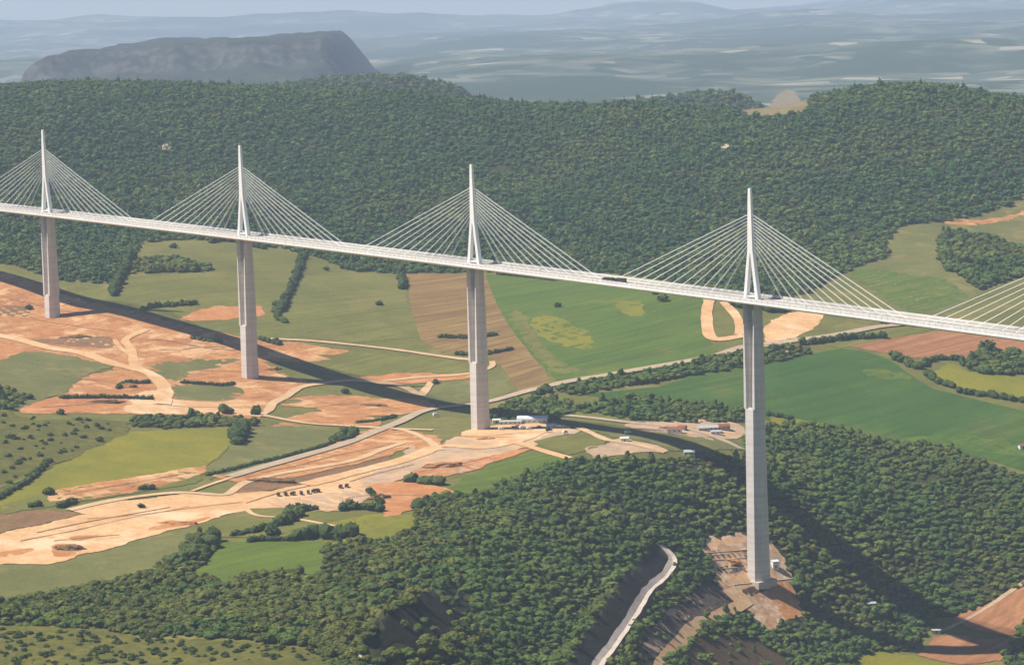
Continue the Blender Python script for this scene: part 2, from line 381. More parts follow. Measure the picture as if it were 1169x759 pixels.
# ------------------------------------------------------------------ sheets lying on the ground
def catmull(pts, closed=False, n=5):
    P = [np.array(p, float) for p in pts]; out = []; m = len(P)
    for i in range(m if closed else m-1):
        p0, p1, p2, p3 = (P[(i-1) % m], P[i], P[(i+1) % m], P[(i+2) % m]) if closed else (P[max(i-1, 0)], P[i], P[i+1], P[min(i+2, m-1)])
        for k in range(n):
            t = k/n; out.append(.5*((2*p1) + (-p0+p2)*t + (2*p0-5*p1+4*p2-p3)*t*t + (-p0+3*p1-3*p2+p3)*t**3))
    if not closed: out.append(P[-1])
    return out
rnd = random.Random(3)
LAYER = [0]
def sheet(name, poly_px, mat, lift=None, smooth=False, rag=1.5, grid=10, label=None, pts_world=None):
    w = pts_world if pts_world is not None else world(poly_px)
    if smooth: w = catmull(w, True, 4)
    w = [np.array(p) for p in w]; b = []
    for p, q in zip(w, w[1:] + w[:1]):
        n = max(1, int(np.linalg.norm(q-p)/3.5))
        for k in range(n):
            r = p + (q-p)*k/n
            d = rag*np.array([mnoise.noise(Vector((r[0]/14, r[1]/14, 0.3))), mnoise.noise(Vector((r[0]/14, r[1]/14, 7.7)))])*2.5
            d += min(rag, 2)*np.array([mnoise.noise(Vector((r[0]/4.5, r[1]/4.5, 3.3))), mnoise.noise(Vector((r[0]/4.5, r[1]/4.5, 9.7)))])*1.4
            b.append(r + d)
    b = np.array(b); lo, hi = b.min(0), b.max(0)
    gx, gy = np.meshgrid(np.arange(lo[0], hi[0], grid), np.arange(lo[1], hi[1], grid)); gx, gy = gx.ravel() + .37, gy.ravel() + .21
    m = inpoly(gx, gy, [tuple(p) for p in b]); gx, gy = gx[m], gy[m]
    V2 = [Vector((float(p[0]-lo[0]), float(p[1]-lo[1]))) for p in b] + [Vector((float(x-lo[0]), float(y-lo[1]))) for x, y in zip(gx, gy)]
    nb = len(b)
    vs, es, fs, *_ = delaunay_2d_cdt(V2, [(i, (i+1) % nb) for i in range(nb)], [], 1, 1e-3)
    if not fs: print('no faces', name)
    X = np.array([v.x + lo[0] for v in vs]); Y = np.array([v.y + lo[1] for v in vs])
    LAYER[0] += 1
    lf = lift if lift is not None else .2 + .005*LAYER[0]
    Z = height(X, Y) + lf
    # keep only faces inside the outline
    F3 = [tuple(f) for f in fs]; cx = np.array([np.mean(X[list(f)]) for f in F3]); cy = np.array([np.mean(Y[list(f)]) for f in F3])
    keep = inpoly(cx, cy, [tuple(p) for p in b]); F3 = [f for f, k in zip(F3, keep) if k]
    o = mesh_obj(name, np.stack([X, Y, Z], 1), F3, mat, smooth=True)
    if len(o.data.polygons) and o.data.polygons[0].normal.z < 0: o.data.flip_normals()
    tag(o, label, kind='structure'); return o
def ribbon(name, pts_px, width, mat, lift=.85, label=None, sub=6, w_var=.12, flat=False):
    w = catmull(world(pts_px), False, sub); w = [np.array(p) for p in w]
    P = [w[0]]
    for q in w[1:]:
        while np.linalg.norm(q-P[-1]) > 5: P.append(P[-1] + (q-P[-1])/np.linalg.norm(q-P[-1])*5)
    P = np.array(P)
    for _ in range(3): P[1:-1] = (P[:-2] + P[1:-1]*2 + P[2:])/4
    T = np.gradient(P, axis=0); T /= np.linalg.norm(T, axis=1)[:, None] + 1e-9; Nn = np.stack([-T[:, 1], T[:, 0]], 1)
    V = []; k = [-.5, -.25, 0, .25, .5]
    for i, p in enumerate(P):
        ww = width*(1 + w_var*2*mnoise.noise(Vector((p[0]/20, p[1]/20, 1))))
        zs = [float(height(p[0] + Nn[i, 0]*ww*t, p[1] + Nn[i, 1]*ww*t)) for t in k]; zc = [max(z, zs[2]) for z in zs] if flat else zs
        for t, z in zip(k, zc): V.append((p[0] + Nn[i, 0]*ww*t, p[1] + Nn[i, 1]*ww*t, z + lift))
    Fs = [(i*5+j, i*5+j+1, i*5+j+6, i*5+j+5) for i in range(len(P)-1) for j in range(4)]
    nf_ = len(Fs)
    if flat:                                          # banked edge down to the ground on both sides
        n0 = len(V); m_ = len(P)
        for i, p in enumerate(P):
            for j in (0, 4): a = V[i*5+j]; V.append((a[0] + Nn[i, 0]*(j-2)*.8, a[1] + Nn[i, 1]*(j-2)*.8, a[2] - 5))
        for i in range(m_-1): Fs += [(n0 + 2*i, i*5, i*5+5, n0 + 2*i+2), (i*5+4, n0 + 2*i+1, n0 + 2*i+3, i*5+9)]
    LAYER[0] += 1
    o = mesh_obj(name, V, Fs, [mat, E_['rock']] if flat else mat, smooth=not flat); tag(o, label, kind='structure')
    if flat: o.data.polygons.foreach_set('material_index', [0]*nf_ + [1]*(len(Fs)-nf_))
    if o.data.polygons[0].normal.z < 0: o.data.flip_normals()
    return o, P
WG = (122, 118, 66)
E_ = dict(
 earth=ground_mat('bare_earth', (220, 164, 108), (200, 140, 88), (160, 110, 68), 40, 10, stripes=(5, .8, .35), bump=.5, k2=.6, weed=((238, 198, 148), 38, .52, .85)),
 earth_dark=ground_mat('dark_soil', (156, 120, 86), (134, 104, 74), (110, 90, 62), 25, 7, weed=(WG, 20, .52, .7)),
 red=ground_mat('red_soil', (208, 148, 94), (192, 132, 84), (152, 104, 68), 30, 9, k2=.4, weed=((216, 168, 122), 25, .52, .7)),
 sand=ground_mat('pale_sand', (236, 200, 150), (222, 178, 128), (200, 152, 106), 35, 9, bump=.3, k2=.5, weed=((240, 214, 176), 50, .52, .8)),
 track=ground_mat('sandy_track', (226, 198, 156), (212, 180, 138), (192, 156, 116), 20, 6, bump=.2, k2=.35),
 gravel=ground_mat('gravel', (206, 182, 152), (186, 160, 134), (164, 138, 112), 18, 5, bump=.3, k2=.5, weed=((222, 184, 140), 40, .5, .7)),
 road=ground_mat('road_surface', (200, 182, 156), (186, 170, 144), (166, 150, 126), 16, 4, bump=.1, k2=.35),
 olive=ground_mat('olive_pasture', (130, 132, 64), (114, 120, 56), (104, 104, 50), 70, 14, stripes=(8, .55, .35), k2=.4, weed=((140, 134, 76), 90, .52, .6)),
 yellow=ground_mat('yellow_green_field', (144, 140, 40), (122, 128, 42), (118, 110, 40), 60, 16, k2=.3),
 quarry=ground_mat('excavated_ground', (222, 186, 146), (198, 154, 116), (156, 118, 90), 16, 5, bump=.6, k2=.6, weed=((236, 214, 184), 12, .5, .8)),
 tan=ground_mat('dry_grass', (150, 136, 100), (134, 122, 86), (112, 104, 70), 40, 12, weed=((120, 116, 72), 40, .5, .7)),
 green=ground_mat('green_field', (90, 120, 44), (102, 126, 44), (84, 104, 38), 80, 20, (9, .35, .5), k2=.3, weed=((132, 134, 54), 110, .55, .6)),
 deep=ground_mat('deep_green_field', (66, 104, 40), (78, 112, 42), (60, 90, 34), 120, 26, (11, .9, .4), k2=.3, weed=((104, 118, 52), 130, .54, .6)),
 pale=ground_mat('grey_green_field', (124, 126, 72), (108, 114, 62), (98, 98, 54), 50, 16, k2=.4, weed=((150, 136, 84), 45, .54, .6)),
 bright=ground_mat('bright_green_field', (108, 130, 44), (98, 122, 40), (92, 108, 40), 50, 14, (7, 1.4, .45), k2=.3),
 plough=ground_mat('ploughed_field', (168, 140, 86), (150, 126, 76), (134, 108, 64), 80, 14, (7, 1.05, .8), k2=.3, weed=((132, 128, 70), 60, .56, .5)),
 brownf=ground_mat('brown_field', (192, 140, 98), (178, 128, 88), (152, 108, 74), 60, 14, (8, 1.0, .6), k2=.35),
 scrub=ground_mat('scrub_grass', (122, 118, 50), (102, 104, 44), (72, 78, 34), 22, 6, k2=.7, weed=((92, 98, 42), 12, .52, .8)),
 rock=ground_mat('grey_rock', (120, 104, 94), (98, 86, 80), (70, 60, 56), 12, 4, bump=1., k2=.8, weed=((176, 144, 114), 14, .54, .8)),
 whiter=ground_mat('pale_gravel', (226, 216, 204), (208, 198, 186), (180, 170, 158), 14, 4, bump=.3, k2=.5),
 cliff=ground_mat('cliff_rock', (46, 46, 42), (30, 34, 26), (22, 26, 18), 12, 4, bump=1., k2=.8, weed=((34, 42, 22), 9, .48, .9)),  # rock colour darkened to deepen the shade on the sunless faces
 darkb=ground_mat('burnt_slope', (104, 80, 56), (84, 70, 46), (64, 60, 34), 14, 4, bump=.8, k2=.7),
)
def rut_mat():
    m, nt, b = base_mat('rutted_track'); c = mixc(nt, noise_fac(nt, 3, .35, .6, 5), glin((196, 156, 116)), glin((150, 112, 80))); nt.links.new(c, b.inputs['Base Color']); return m
E_['rut'] = rut_mat()
def sh(name, sec, pts, key, smooth=False, rag=1.2, grid=10, label=None): return sheet(name, PX(sec, pts), E_[key], smooth=smooth, rag=rag, grid=grid, label=label)
# fields
sh('field', 'L0', [(-100, 100), (0, 165), (140, 205), (250, 215), (380, 262), (430, 190), (440, 90), (560, 72), (700, 75), (870, 85), (1000, 100), (990, 200), (940, 300), (930, 345), (1000, 395), (860, 400), (720, 375), (600, 345), (480, 325), (420, 305), (260, 262), (140, 215), (0, 170)], 'olive', grid=12)
sh('field', 'L0', [(1025, 105), (1168, 120), (1350, 135), (1360, 300), (1400, 395), (1168, 410), (960, 390), (950, 340), (990, 200)], 'olive', grid=12)
sh('field', 'L1', [(215, 180), (420, 182), (480, 186), (520, 290), (565, 370), (640, 460), (705, 548), (590, 575), (540, 500), (500, 465), (330, 445), (262, 400), (232, 310)], 'plough', rag=.6, label='ploughed tan field behind the second tallest pier')
sh('field', 'L1', [(480, 186), (700, 200), (1000, 230), (1100, 245), (1200, 250), (1210, 330), (1225, 405), (1260, 440), (1168, 462), (1000, 498), (840, 524), (715, 540), (640, 460), (565, 366), (520, 290)], 'green', rag=.6, grid=12)
sh('field', 'L1', [(640, 330), (700, 325), (760, 350), (830, 395), (850, 425), (790, 432), (700, 410), (650, 375)], 'yellow', True, 3)
sh('field', 'L1', [(910, 280), (960, 275), (1040, 300), (1050, 320), (980, 325), (930, 305)], 'yellow', True, 3)
sh('field', 'L1', [(560, 320), (600, 310), (690, 440), (780, 500), (700, 510), (630, 430)], 'olive', True, 3)
sh('field', 'L1', [(-180, 440), (0, 440), (200, 455), (410, 475), (415, 515), (250, 512), (100, 525), (-60, 515), (-180, 490)], 'olive')
sh('field', 'L1', [(230, 555), (420, 540), (520, 500), (570, 575), (500, 600), (330, 620), (240, 610)], 'pale')
sh('field', 'L2', [(-100, 490), (0, 480), (130, 455), (200, 445), (100, 440), (60, 400), (40, 265), (-100, 240)], 'green')
sh('field', 'L2', [(300, 484), (450, 452), (560, 432), (640, 442), (720, 470), (780, 512), (860, 565), (1000, 600), (1168, 640), (1450, 690), (1450, 900), (1168, 840), (1040, 800), (900, 770), (760, 735), (520, 705), (320, 670), (0, 620), (-150, 612), (-300, 585), (-200, 575), (-50, 560), (60, 525), (150, 505)], 'deep', rag=.6, grid=12)
sh('field', 'L2', [(700, 740), (900, 720), (1060, 730), (1168, 760), (1168, 790), (1000, 775), (850, 765)], 'green', True, 3)
sh('field', 'L2', [(640, 500), (720, 505), (800, 530), (720, 535), (650, 520)], 'green', True, 3)
sh('field', 'L2', [(590, 425), (680, 405), (760, 392), (900, 372), (1168, 392), (1450, 410), (1450, 460), (1168, 446), (960, 466), (760, 460), (680, 442)], 'brownf', rag=.6)
sh('field', 'L2', [(920, 480), (980, 510), (1168, 530), (1450, 545), (1450, 640), (1168, 612), (990, 575), (930, 560), (860, 515)], 'yellow')
sh('field', 'L2', [(590, 170), (650, 150), (725, 130), (712, 65), (770, 30), (850, 10), (900, 40), (880, 110), (895, 160), (1000, 240), (1015, 262), (960, 300), (880, 315), (760, 312), (680, 255)], 'pale', rag=2)
sh('field', 'L2', [(590, 180), (690, 170), (820, 190), (900, 200), (980, 260), (860, 305), (770, 305), (690, 255)], 'green', True, 2)
sh('field', 'L2', [(850, 10), (1000, -10), (1168, -60), (1500, -110), (1500, 140), (1168, 92), (1060, 50), (960, 42), (900, 35)], 'pale', rag=2)
sh('field', 'L2', [(500, 420), (590, 405), (760, 370), (880, 365), (760, 392), (640, 415), (560, 430)], 'olive')
sh('bare_ground', 'L2', [(310, 350), (380, 318), (440, 305), (500, 318), (470, 355), (430, 385), (360, 405), (310, 412)], 'sand', True, 2)
sh('bare_ground', 'T2', [(180, 356), (230, 340), (330, 334), (420, 330), (490, 328), (500, 332), (460, 348), (448, 366), (400, 380), (330, 386), (250, 382)], 'tan', True, 3, label='bare brown clearing on the crest of the far ridge')
sh('bare_ground', 'T2', [(900, 745), (960, 733), (1040, 730), (1168, 700), (1300, 680), (1300, 700), (1168, 722), (1060, 748), (980, 752)], 'earth', True, 3)
# earthworks on the left
sh('earthworks', 'L0', [(-150, 130), (0, 172), (140, 220), (260, 265), (420, 306), (600, 350), (720, 378), (860, 402), (1000, 440), (1100, 470), (1000, 480), (880, 475), (960, 525), (1050, 545), (1000, 560), (960, 600), (880, 640), (850, 668), (700, 650), (560, 655), (430, 652), (300, 648), (150, 652), (60, 645), (110, 615), (200, 592), (240, 560), (290, 522), (380, 505), (360, 490), (250, 460), (130, 442), (70, 445), (0, 475), (-150, 500)], 'earth', rag=2.4, label='bare orange earthworks around the bases of the two left piers')
sh('field', 'L0', [(490, 495), (560, 477), (680, 466), (790, 468), (760, 485), (700, 502), (640, 522), (590, 542), (530, 530)], 'pale', True, 2)
sh('field', 'L0', [(565, 560), (620, 548), (770, 556), (812, 570), (800, 592), (740, 607), (600, 602), (570, 588)], 'pale', True, 1)
sh('bare_ground', 'L0', [(60, 402), (200, 400), (330, 392), (385, 408), (375, 430), (300, 428), (180, 420)], 'earth_dark', True, 2)
sh('bare_ground', 'L0', [(-60, 290), (60, 290), (110, 300), (100, 325), (0, 325), (-60, 330)], 'earth_dark', True, 2)
sh('bare_ground', 'L0', [(-60, 400), (40, 415), (80, 440), (0, 472), (-60, 480)], 'red', True, 2)
sh('bare_ground', 'L0', [(120, 605), (300, 600), (480, 592), (520, 600), (430, 625), (300, 640), (150, 645), (60, 640)], 'red', True, 2)
sh('bare_ground', 'L0', [(450, 585), (520, 572), (560, 598), (650, 608), (740, 615), (850, 640), (860, 656), (700, 650), (560, 650), (420, 642)], 'sand', True, 1.5)
sh('bare_ground', 'L0', [(600, 335), (680, 300), (740, 292), (860, 290), (880, 305), (870, 325), (760, 335), (700, 340)], 'red', True, 2)
sh('bare_ground', 'L0', [(870, 440), (960, 410), (1080, 430), (1160, 440), (1100, 455), (980, 455)], 'earth', True, 2)
sh('bare_ground', 'L0', [(940, 622), (1010, 608), (960, 600), (1080, 588), (1200, 592), (1420, 605), (1420, 640), (1250, 645), (1100, 632)], 'earth', True, 2)
sh('bare_ground', 'L0', [(960, 668), (1040, 645), (1140, 648), (1250, 665), (1250, 690), (1100, 684)], 'earth', True, 2)
sh('bare_ground', 'L0', [(900, 690), (960, 680), (1010, 700), (980, 722), (940, 715)], 'earth', True, 2)
sh('bare_ground', 'L1', [(70, 528), (250, 512), (330, 518), (425, 512), (425, 530), (250, 548), (130, 542)], 'red', True, 1.5)
sh('bare_ground', 'L1', [(-60, 592), (100, 598), (240, 618), (250, 640), (150, 655), (-60, 650)], 'earth', True, 1.5)
# yellow field and strips below
sh('field', 'P', [(120, 497), (150, 493), (200, 491), (262, 488), (264, 508), (250, 522), (235, 532), (200, 540), (130, 548), (65, 560), (20, 575), (0, 583), (-20, 575), (20, 560), (55, 537), (90, 520)], 'yellow', rag=1.2)
sh('field', 'P', [(-60, 583), (0, 577), (60, 560), (130, 549), (200, 540), (236, 533), (225, 552), (120, 568), (60, 578), (0, 588), (-60, 600)], 'olive')
sh('field', 'P', [(265, 490), (330, 486), (380, 492), (420, 500), (330, 520), (270, 540), (236, 548), (236, 533), (262, 515)], 'pale')
sh('bare_ground', 'M0', [(190, 175), (440, 135), (690, 95), (690, 115), (600, 145), (500, 175), (350, 198), (170, 215), (150, 205)], 'earth', rag=1.5)
sh('bare_ground', 'M0', [(-150, 360), (0, 322), (150, 290), (290, 258), (220, 243), (420, 212), (640, 188), (745, 195), (790, 185), (900, 180), (1168, 112), (1290, 70), (1330, 110), (1300, 160), (1240, 190), (1180, 240), (1100, 250), (1000, 240), (920, 235), (830, 238), (760, 258), (640, 295), (500, 330), (360, 375), (260, 395), (170, 425), (0, 422), (-150, 440)], 'sand', rag=1.8, label='wide pale sand platform of the building site')
sh('bare_ground', 'M0', [(880, 205), (1000, 200), (1140, 175), (1260, 130), (1320, 120), (1310, 170), (1240, 200), (1150, 240), (1040, 246), (920, 232)], 'gravel', True, 1.5)
sh('bare_ground', 'M0', [(-150, 285), (0, 262), (130, 242), (210, 250), (285, 258), (150, 288), (0, 320), (-150, 350)], 'earth_dark', rag=2)
sh('bare_ground', 'M0', [(165, 368), (230, 355), (272, 370), (240, 392), (185, 398)], 'red', True, 2)
sh('bare_ground', 'M0', [(490, 302), (600, 285), (685, 268), (690, 276), (600, 296), (520, 310)], 'red', True, 1)
sh('bare_ground', 'M0', [(0, 385), (90, 372), (110, 382), (0, 400)], 'red', True, 1)
sh('bare_ground', 'M0', [(240, 335), (330, 325), (300, 340), (250, 345)], 'red', True, 1)
sh('bare_ground', 'M0', [(700, 125), (790, 130), (900, 95), (1168, 25), (1290, 5), (1390, 0), (1400, 20), (1300, 60), (1168, 95), (1000, 130), (860, 150), (790, 155)], 'earth', rag=1.2)
sh('bare_ground', 'M0', [(775, 188), (830, 152), (1000, 132), (1168, 97), (1300, 62), (1300, 78), (1168, 120), (1000, 160), (860, 184)], 'earth_dark', rag=1)
sh('field', 'M0', [(-150, 440), (0, 425), (170, 430), (260, 400), (360, 380), (500, 335), (640, 300), (720, 330), (700, 360), (600, 420), (540, 445), (430, 465), (330, 490), (160, 520), (0, 545), (-150, 570)], 'pale')
sh('field', 'M0', [(830, 238), (980, 235), (1100, 260), (1168, 262), (1300, 255), (1340, 285), (1250, 320), (1168, 335), (1000, 335), (800, 335), (720, 335), (640, 300), (760, 262)], 'olive')
sh('field', 'M0', [(720, 352), (830, 350), (1000, 350), (1168, 345), (1240, 340), (1330, 325), (1420, 330), (1340, 370), (1200, 372), (1110, 370), (1085, 450), (1062, 478), (1000, 482), (960, 462), (820, 465), (780, 488), (640, 490), (615, 478), (690, 420), (710, 390)], 'bright', rag=.7)
sh('field', 'M1', [(-60, 290), (130, 255), (240, 260), (310, 280), (315, 295), (270, 312), (200, 330), (100, 345), (0, 352), (-60, 352)], 'yellow')
sh('field', 'M1', [(345, 178), (420, 130), (520, 84), (620, 58), (700, 56), (740, 72), (800, 90), (660, 115), (560, 150), (480, 190), (400, 192)], 'bright')
sh('bare_ground', 'M1', [(240, 20), (330, 30), (420, -20), (560, -25), (680, -35), (800, -25), (760, 0), (700, 10), (640, 30), (560, 50), (480, 90), (400, 122), (330, 135), (240, 132), (170, 150), (90, 160), (60, 140), (180, 90)], 'gravel', rag=2)
sh('bare_ground', 'M1', [(240, 112), (330, 88), (420, 78), (560, 48), (630, 42), (500, 88), (410, 118), (330, 132), (240, 128)], 'red', True, 1.5)
sh('bare_ground', 'M1', [(85, 168), (150, 150), (250, 150), (370, 180), (385, 208), (320, 222), (240, 240), (150, 268), (130, 225)], 'red', True, 1.5)
sh('bare_ground', 'M1', [(0, -5), (120, -30), (250, -15), (330, 0), (330, 25), (250, 45), (240, 15), (150, 30), (60, 50), (-60, 70), (-60, 25)], 'earth', rag=1.5)
sh('field', 'M1', [(640, 15), (720, -5), (790, -12), (885, 8), (860, 35), (760, 60), (680, 40)], 'olive', rag=.8)
sh('bare_ground', 'M1', [(400, -15), (500, -36), (600, -46), (700, -46), (770, -30), (700, -14), (640, 12), (500, 18), (420, 10)], 'sand', True, 1)
sh('bare_ground', 'M1', [(815, 40), (870, 25), (930, 5), (1010, 20), (1085, 48), (1000, 52), (900, 62), (850, 78)], 'gravel', True, 1.5)
sh('field', 'M1', [(760, -45), (900, -30), (1100, -10), (1350, 20), (1380, 45), (1200, 50), (1090, 45), (1010, 15), (900, 0)], 'pale')
sh('bare_ground', 'L2', [(-170, 690), (-100, 680), (0, 672), (80, 668), (150, 672), (235, 690), (240, 720), (160, 740), (80, 730), (0, 715), (-60, 712)], 'gravel', True, 2)
sh('field', 'L2', [(320, 655), (420, 668), (530, 690), (520, 705), (380, 695), (320, 690)], 'yellow')
# left scrub, bottom scrub
sh('scrubland', 'P', [(-100, 470), (0, 468), (40, 480), (100, 478), (150, 482), (145, 495), (95, 518), (60, 532), (20, 556), (0, 570), (-100, 580)], 'scrub', rag=2)
sh('scrubland', 'P', [(-150, 712), (0, 714), (60, 716), (120, 720), (160, 728), (230, 729), (320, 738), (371, 744), (376, 770), (360, 960), (-150, 960)], 'scrub', rag=2, label='yellow green scrubland along the bottom left')
sh('field', 'L0', [(-150, 480), (0, 472), (70, 445), (130, 442), (250, 462), (370, 490), (340, 508), (290, 520), (240, 560), (200, 590), (110, 612), (50, 642), (-150, 650)], 'pale', rag=2)
# right bottom
sh('field', 'M2', [(925, 608), (1000, 572), (1168, 500), (1400, 400), (1400, 590), (1168, 660), (1100, 662), (1000, 642)], 'brownf', rag=.6)
sh('field', 'M2', [(810, 728), (850, 690), (870, 665), (930, 658), (1040, 672), (1160, 672), (1150, 700), (1085, 745), (960, 758), (880, 745)], 'brownf', rag=.8)
sh('field', 'M2', [(595, 745), (690, 712), (800, 730), (880, 748), (960, 762), (1100, 760), (1100, 1000), (590, 1000)], 'yellow')
sh('quarry_ground', 'M2', [(95, 375), (120, 345), (160, 325), (240, 316), (330, 355), (375, 400), (385, 450), (402, 490), (428, 590), (372, 608), (345, 645), (290, 640), (250, 575), (190, 570), (135, 460)], 'quarry', rag=2, grid=6, label='bare excavated ground round the foot of the tallest pier')
for k_, (a_, b_) in enumerate([([(110, 395), (160, 380), (240, 382), (245, 405), (170, 410), (110, 420)], 'rock'), ([(140, 440), (180, 425), (240, 420), (245, 440), (180, 450)], 'rock'),
        ([(160, 470), (240, 455), (320, 468), (390, 470), (360, 482), (290, 498), (200, 500)], 'sand'), ([(180, 500), (230, 510), (250, 560), (200, 570), (170, 520)], 'sand'),
        ([(310, 495), (388, 482), (422, 590), (376, 604), (335, 560)], 'red'), ([(232, 512), (300, 496), (322, 492), (300, 518), (250, 528)], 'darkb'), ([(245, 440), (330, 380), (360, 400), (340, 440)], 'gravel'),
        ([(120, 365), (170, 340), (235, 335), (235, 350), (170, 358), (130, 378)], 'sand')]):
    sh('bare_ground', 'M2', a_, b_, True, 1, 5)
sh('rock_slope', 'M2', CLEAR and [(-115, 715), (-90, 650), (-40, 605), (60, 522), (140, 476), (205, 556), (120, 592), (50, 630), (0, 670), (-60, 740), (-115, 770)], 'rock', rag=1.5, grid=6)
for t_ in range(4):
    o_ = 14*t_
    sh('bare_ground', 'M2', [(-100 + 34*t_, 690 - 52*t_), (-80 + 34*t_, 672 - 52*t_), (-30 + 40*t_, 700 - 52*t_), (-45 + 40*t_, 716 - 52*t_)], 'gravel', True, 1, 5)
sh('burnt_slope', 'M2', [(20, 732), (60, 692), (120, 675), (200, 664), (280, 684), (375, 738), (410, 900), (-50, 900)], 'darkb', rag=2, grid=7)
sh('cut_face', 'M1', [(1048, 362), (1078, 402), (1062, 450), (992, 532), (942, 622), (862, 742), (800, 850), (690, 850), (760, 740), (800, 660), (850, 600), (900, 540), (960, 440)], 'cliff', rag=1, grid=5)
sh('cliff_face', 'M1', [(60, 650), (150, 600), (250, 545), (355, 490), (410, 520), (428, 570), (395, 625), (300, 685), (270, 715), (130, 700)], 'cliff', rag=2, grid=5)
sh('verge', 'M1', [(1115, 395), (1140, 420), (1145, 470), (1100, 540), (1040, 620), (960, 740), (930, 740), (1000, 600), (1060, 510), (1110, 450)], 'scrub', True, 1, 6)

# roads and tracks
def rb(name, sec, pts, w, key='track', **k): return ribbon(name, PX(sec, pts), w, E_[key], **k)
MAIN, MAINP = rb('road', 'P', [(262, 545), (300, 534), (350, 520), (400, 505), (455, 483), (490, 468), (555, 460), (610, 445), (680, 431), (732, 422), (790, 412), (820, 406), (851, 396), (905, 390), (960, 382), (1008, 373), (1040, 370), (1100, 366)], 11, 'road', lift=1.2, w_var=.03, label='main road running past the tall pier to the right')
rb('dirt_track', 'L0', [(-60, 380), (60, 402), (160, 430), (280, 450), (380, 485), (470, 505), (520, 530), (550, 570), (545, 620)], 15, 'sand')
rb('dirt_track', 'L0', [(445, 495), (440, 440), (415, 405), (460, 382), (500, 365)], 9, 'sand')
rb('dirt_track', 'L0', [(470, 500), (440, 460), (400, 430), (380, 400)], 5, 'sand')
rb('dirt_track', 'L0', [(850, 660), (895, 640), (910, 615), (960, 590), (1000, 562), (1100, 546), (1180, 540), (1330, 555), (1400, 590)], 9)
rb('dirt_track', 'L0', [(850, 650), (940, 668), (1020, 682), (1168, 692), (1300, 700), (1450, 705)], 8)
rb('dirt_track', 'L0', [(860, 400), (1000, 405), (1168, 420), (1340, 440), (1560, 470), (1600, 468)], 6)
rb('dirt_track', 'L1', [(100, 545), (250, 530), (420, 518), (470, 508), (505, 492), (500, 475)], 6)
rb('dirt_track', 'L1', [(300, 545), (285, 565), (262, 592)], 9)
rb('dirt_track', 'L1', [(0, 690), (120, 695), (190, 702), (230, 712), (290, 740), (320, 765), (340, 775)], 7)
rb('dirt_track', 'M1', [(-120, 160), (60, 115), (180, 85), (270, 55), (330, 30), (480, 36), (560, 20), (620, 2), (660, -20)], 16, 'sand')
rb('dirt_track', 'M1', [(560, 15), (610, 28), (680, 50), (770, 76)], 9, 'sand')
rb('dirt_track', 'M0', [(230, 245), (400, 208), (600, 186), (745, 196), (770, 185), (830, 148), (960, 118), (1168, 82), (1280, 40), (1350, 20)], 8)
rb('dirt_track', 'M0', [(640, 182), (700, 160), (790, 130), (860, 100)], 4)
rb('dirt_track', 'M0', [(820, 240), (840, 258), (880, 268), (960, 270), (1080, 292), (1130, 300)], 4)
rb('dirt_track', 'L2', [(120, 270), (110, 320), (125, 400), (190, 398), (240, 388)], 12, 'sand')
rb('dirt_track', 'L2', [(165, 278), (205, 320), (222, 360), (215, 390)], 10, 'sand')
rb('dirt_track', 'L2', [(375, 410), (385, 430), (378, 455)], 8)
rb('dirt_track', 'L2', [(240, 425), (300, 425), (380, 412), (420, 400)], 8)
rb('road', 'P', [(640, 474), (680, 478), (730, 484), (790, 492), (830, 505), (850, 515)], 9, 'road')
rb('dirt_track', 'P', [(660, 488), (690, 502), (712, 505), (760, 517)], 8)
rb('road', 'M1', [(1052, 352), (1092, 385), (1108, 415), (1072, 470), (1012, 530), (962, 612), (902, 702), (852, 770), (800, 860)], 7, 'whiter', lift=.8, flat=True, label='pale gravel road at the foot of the shaded rock cutting')
rb('dirt_track', 'M2', [(250, 545), (215, 568), (180, 582), (110, 610), (50, 650), (0, 705), (-40, 760), (-80, 830)], 8, 'sand', lift=1.1)
rb('road', 'M2', [(880, 652), (930, 632), (1010, 590), (1168, 485), (1300, 420)], 4, 'gravel')
rb('dirt_track', 'M0', [(-40, 185), (20, 160), (60, 150), (100, 120)], 4, 'pale')

rr_ = random.Random(77)
RUTS = [('M0', (60, 350), (640, 230)), ('M0', (120, 320), (560, 235)), ('M0', (300, 275), (820, 222)), ('M0', (820, 222), (1240, 100)), ('M0', (880, 120), (1330, 20)), ('M0', (220, 190), (640, 115)), ('M0', (180, 345), (420, 330)),
        ('L0', (20, 270), (440, 345)), ('L0', (100, 330), (380, 380)), ('L0', (480, 400), (800, 440)), ('L0', (520, 440), (780, 425)), ('L0', (640, 505), (830, 510)), ('L0', (250, 530), (380, 545)), ('L0', (150, 625), (440, 612)), ('L0', (880, 500), (1000, 545)), ('L0', (500, 620), (800, 630)),
        ('M1', (20, 150), (240, 90)), ('M1', (260, 122), (520, 60)), ('M1', (120, 200), (350, 195)), ('M1', (20, 205), (120, 185)), ('L1', (-40, 620), (200, 630)), ('M1', (420, 5), (640, -20)), ('M1', (380, -5), (620, 5))]
for i_, (sec_, a_, b_) in enumerate(RUTS):
    m_ = [(a_[0] + (b_[0]-a_[0])*t + rr_.uniform(-12, 12), a_[1] + (b_[1]-a_[1])*t + rr_.uniform(-5, 5)) for t in (0, .3, .65, 1)]
    rb('wheel_track', sec_, m_, rr_.uniform(1.0, 1.8), 'rut', lift=.75, w_var=.3)
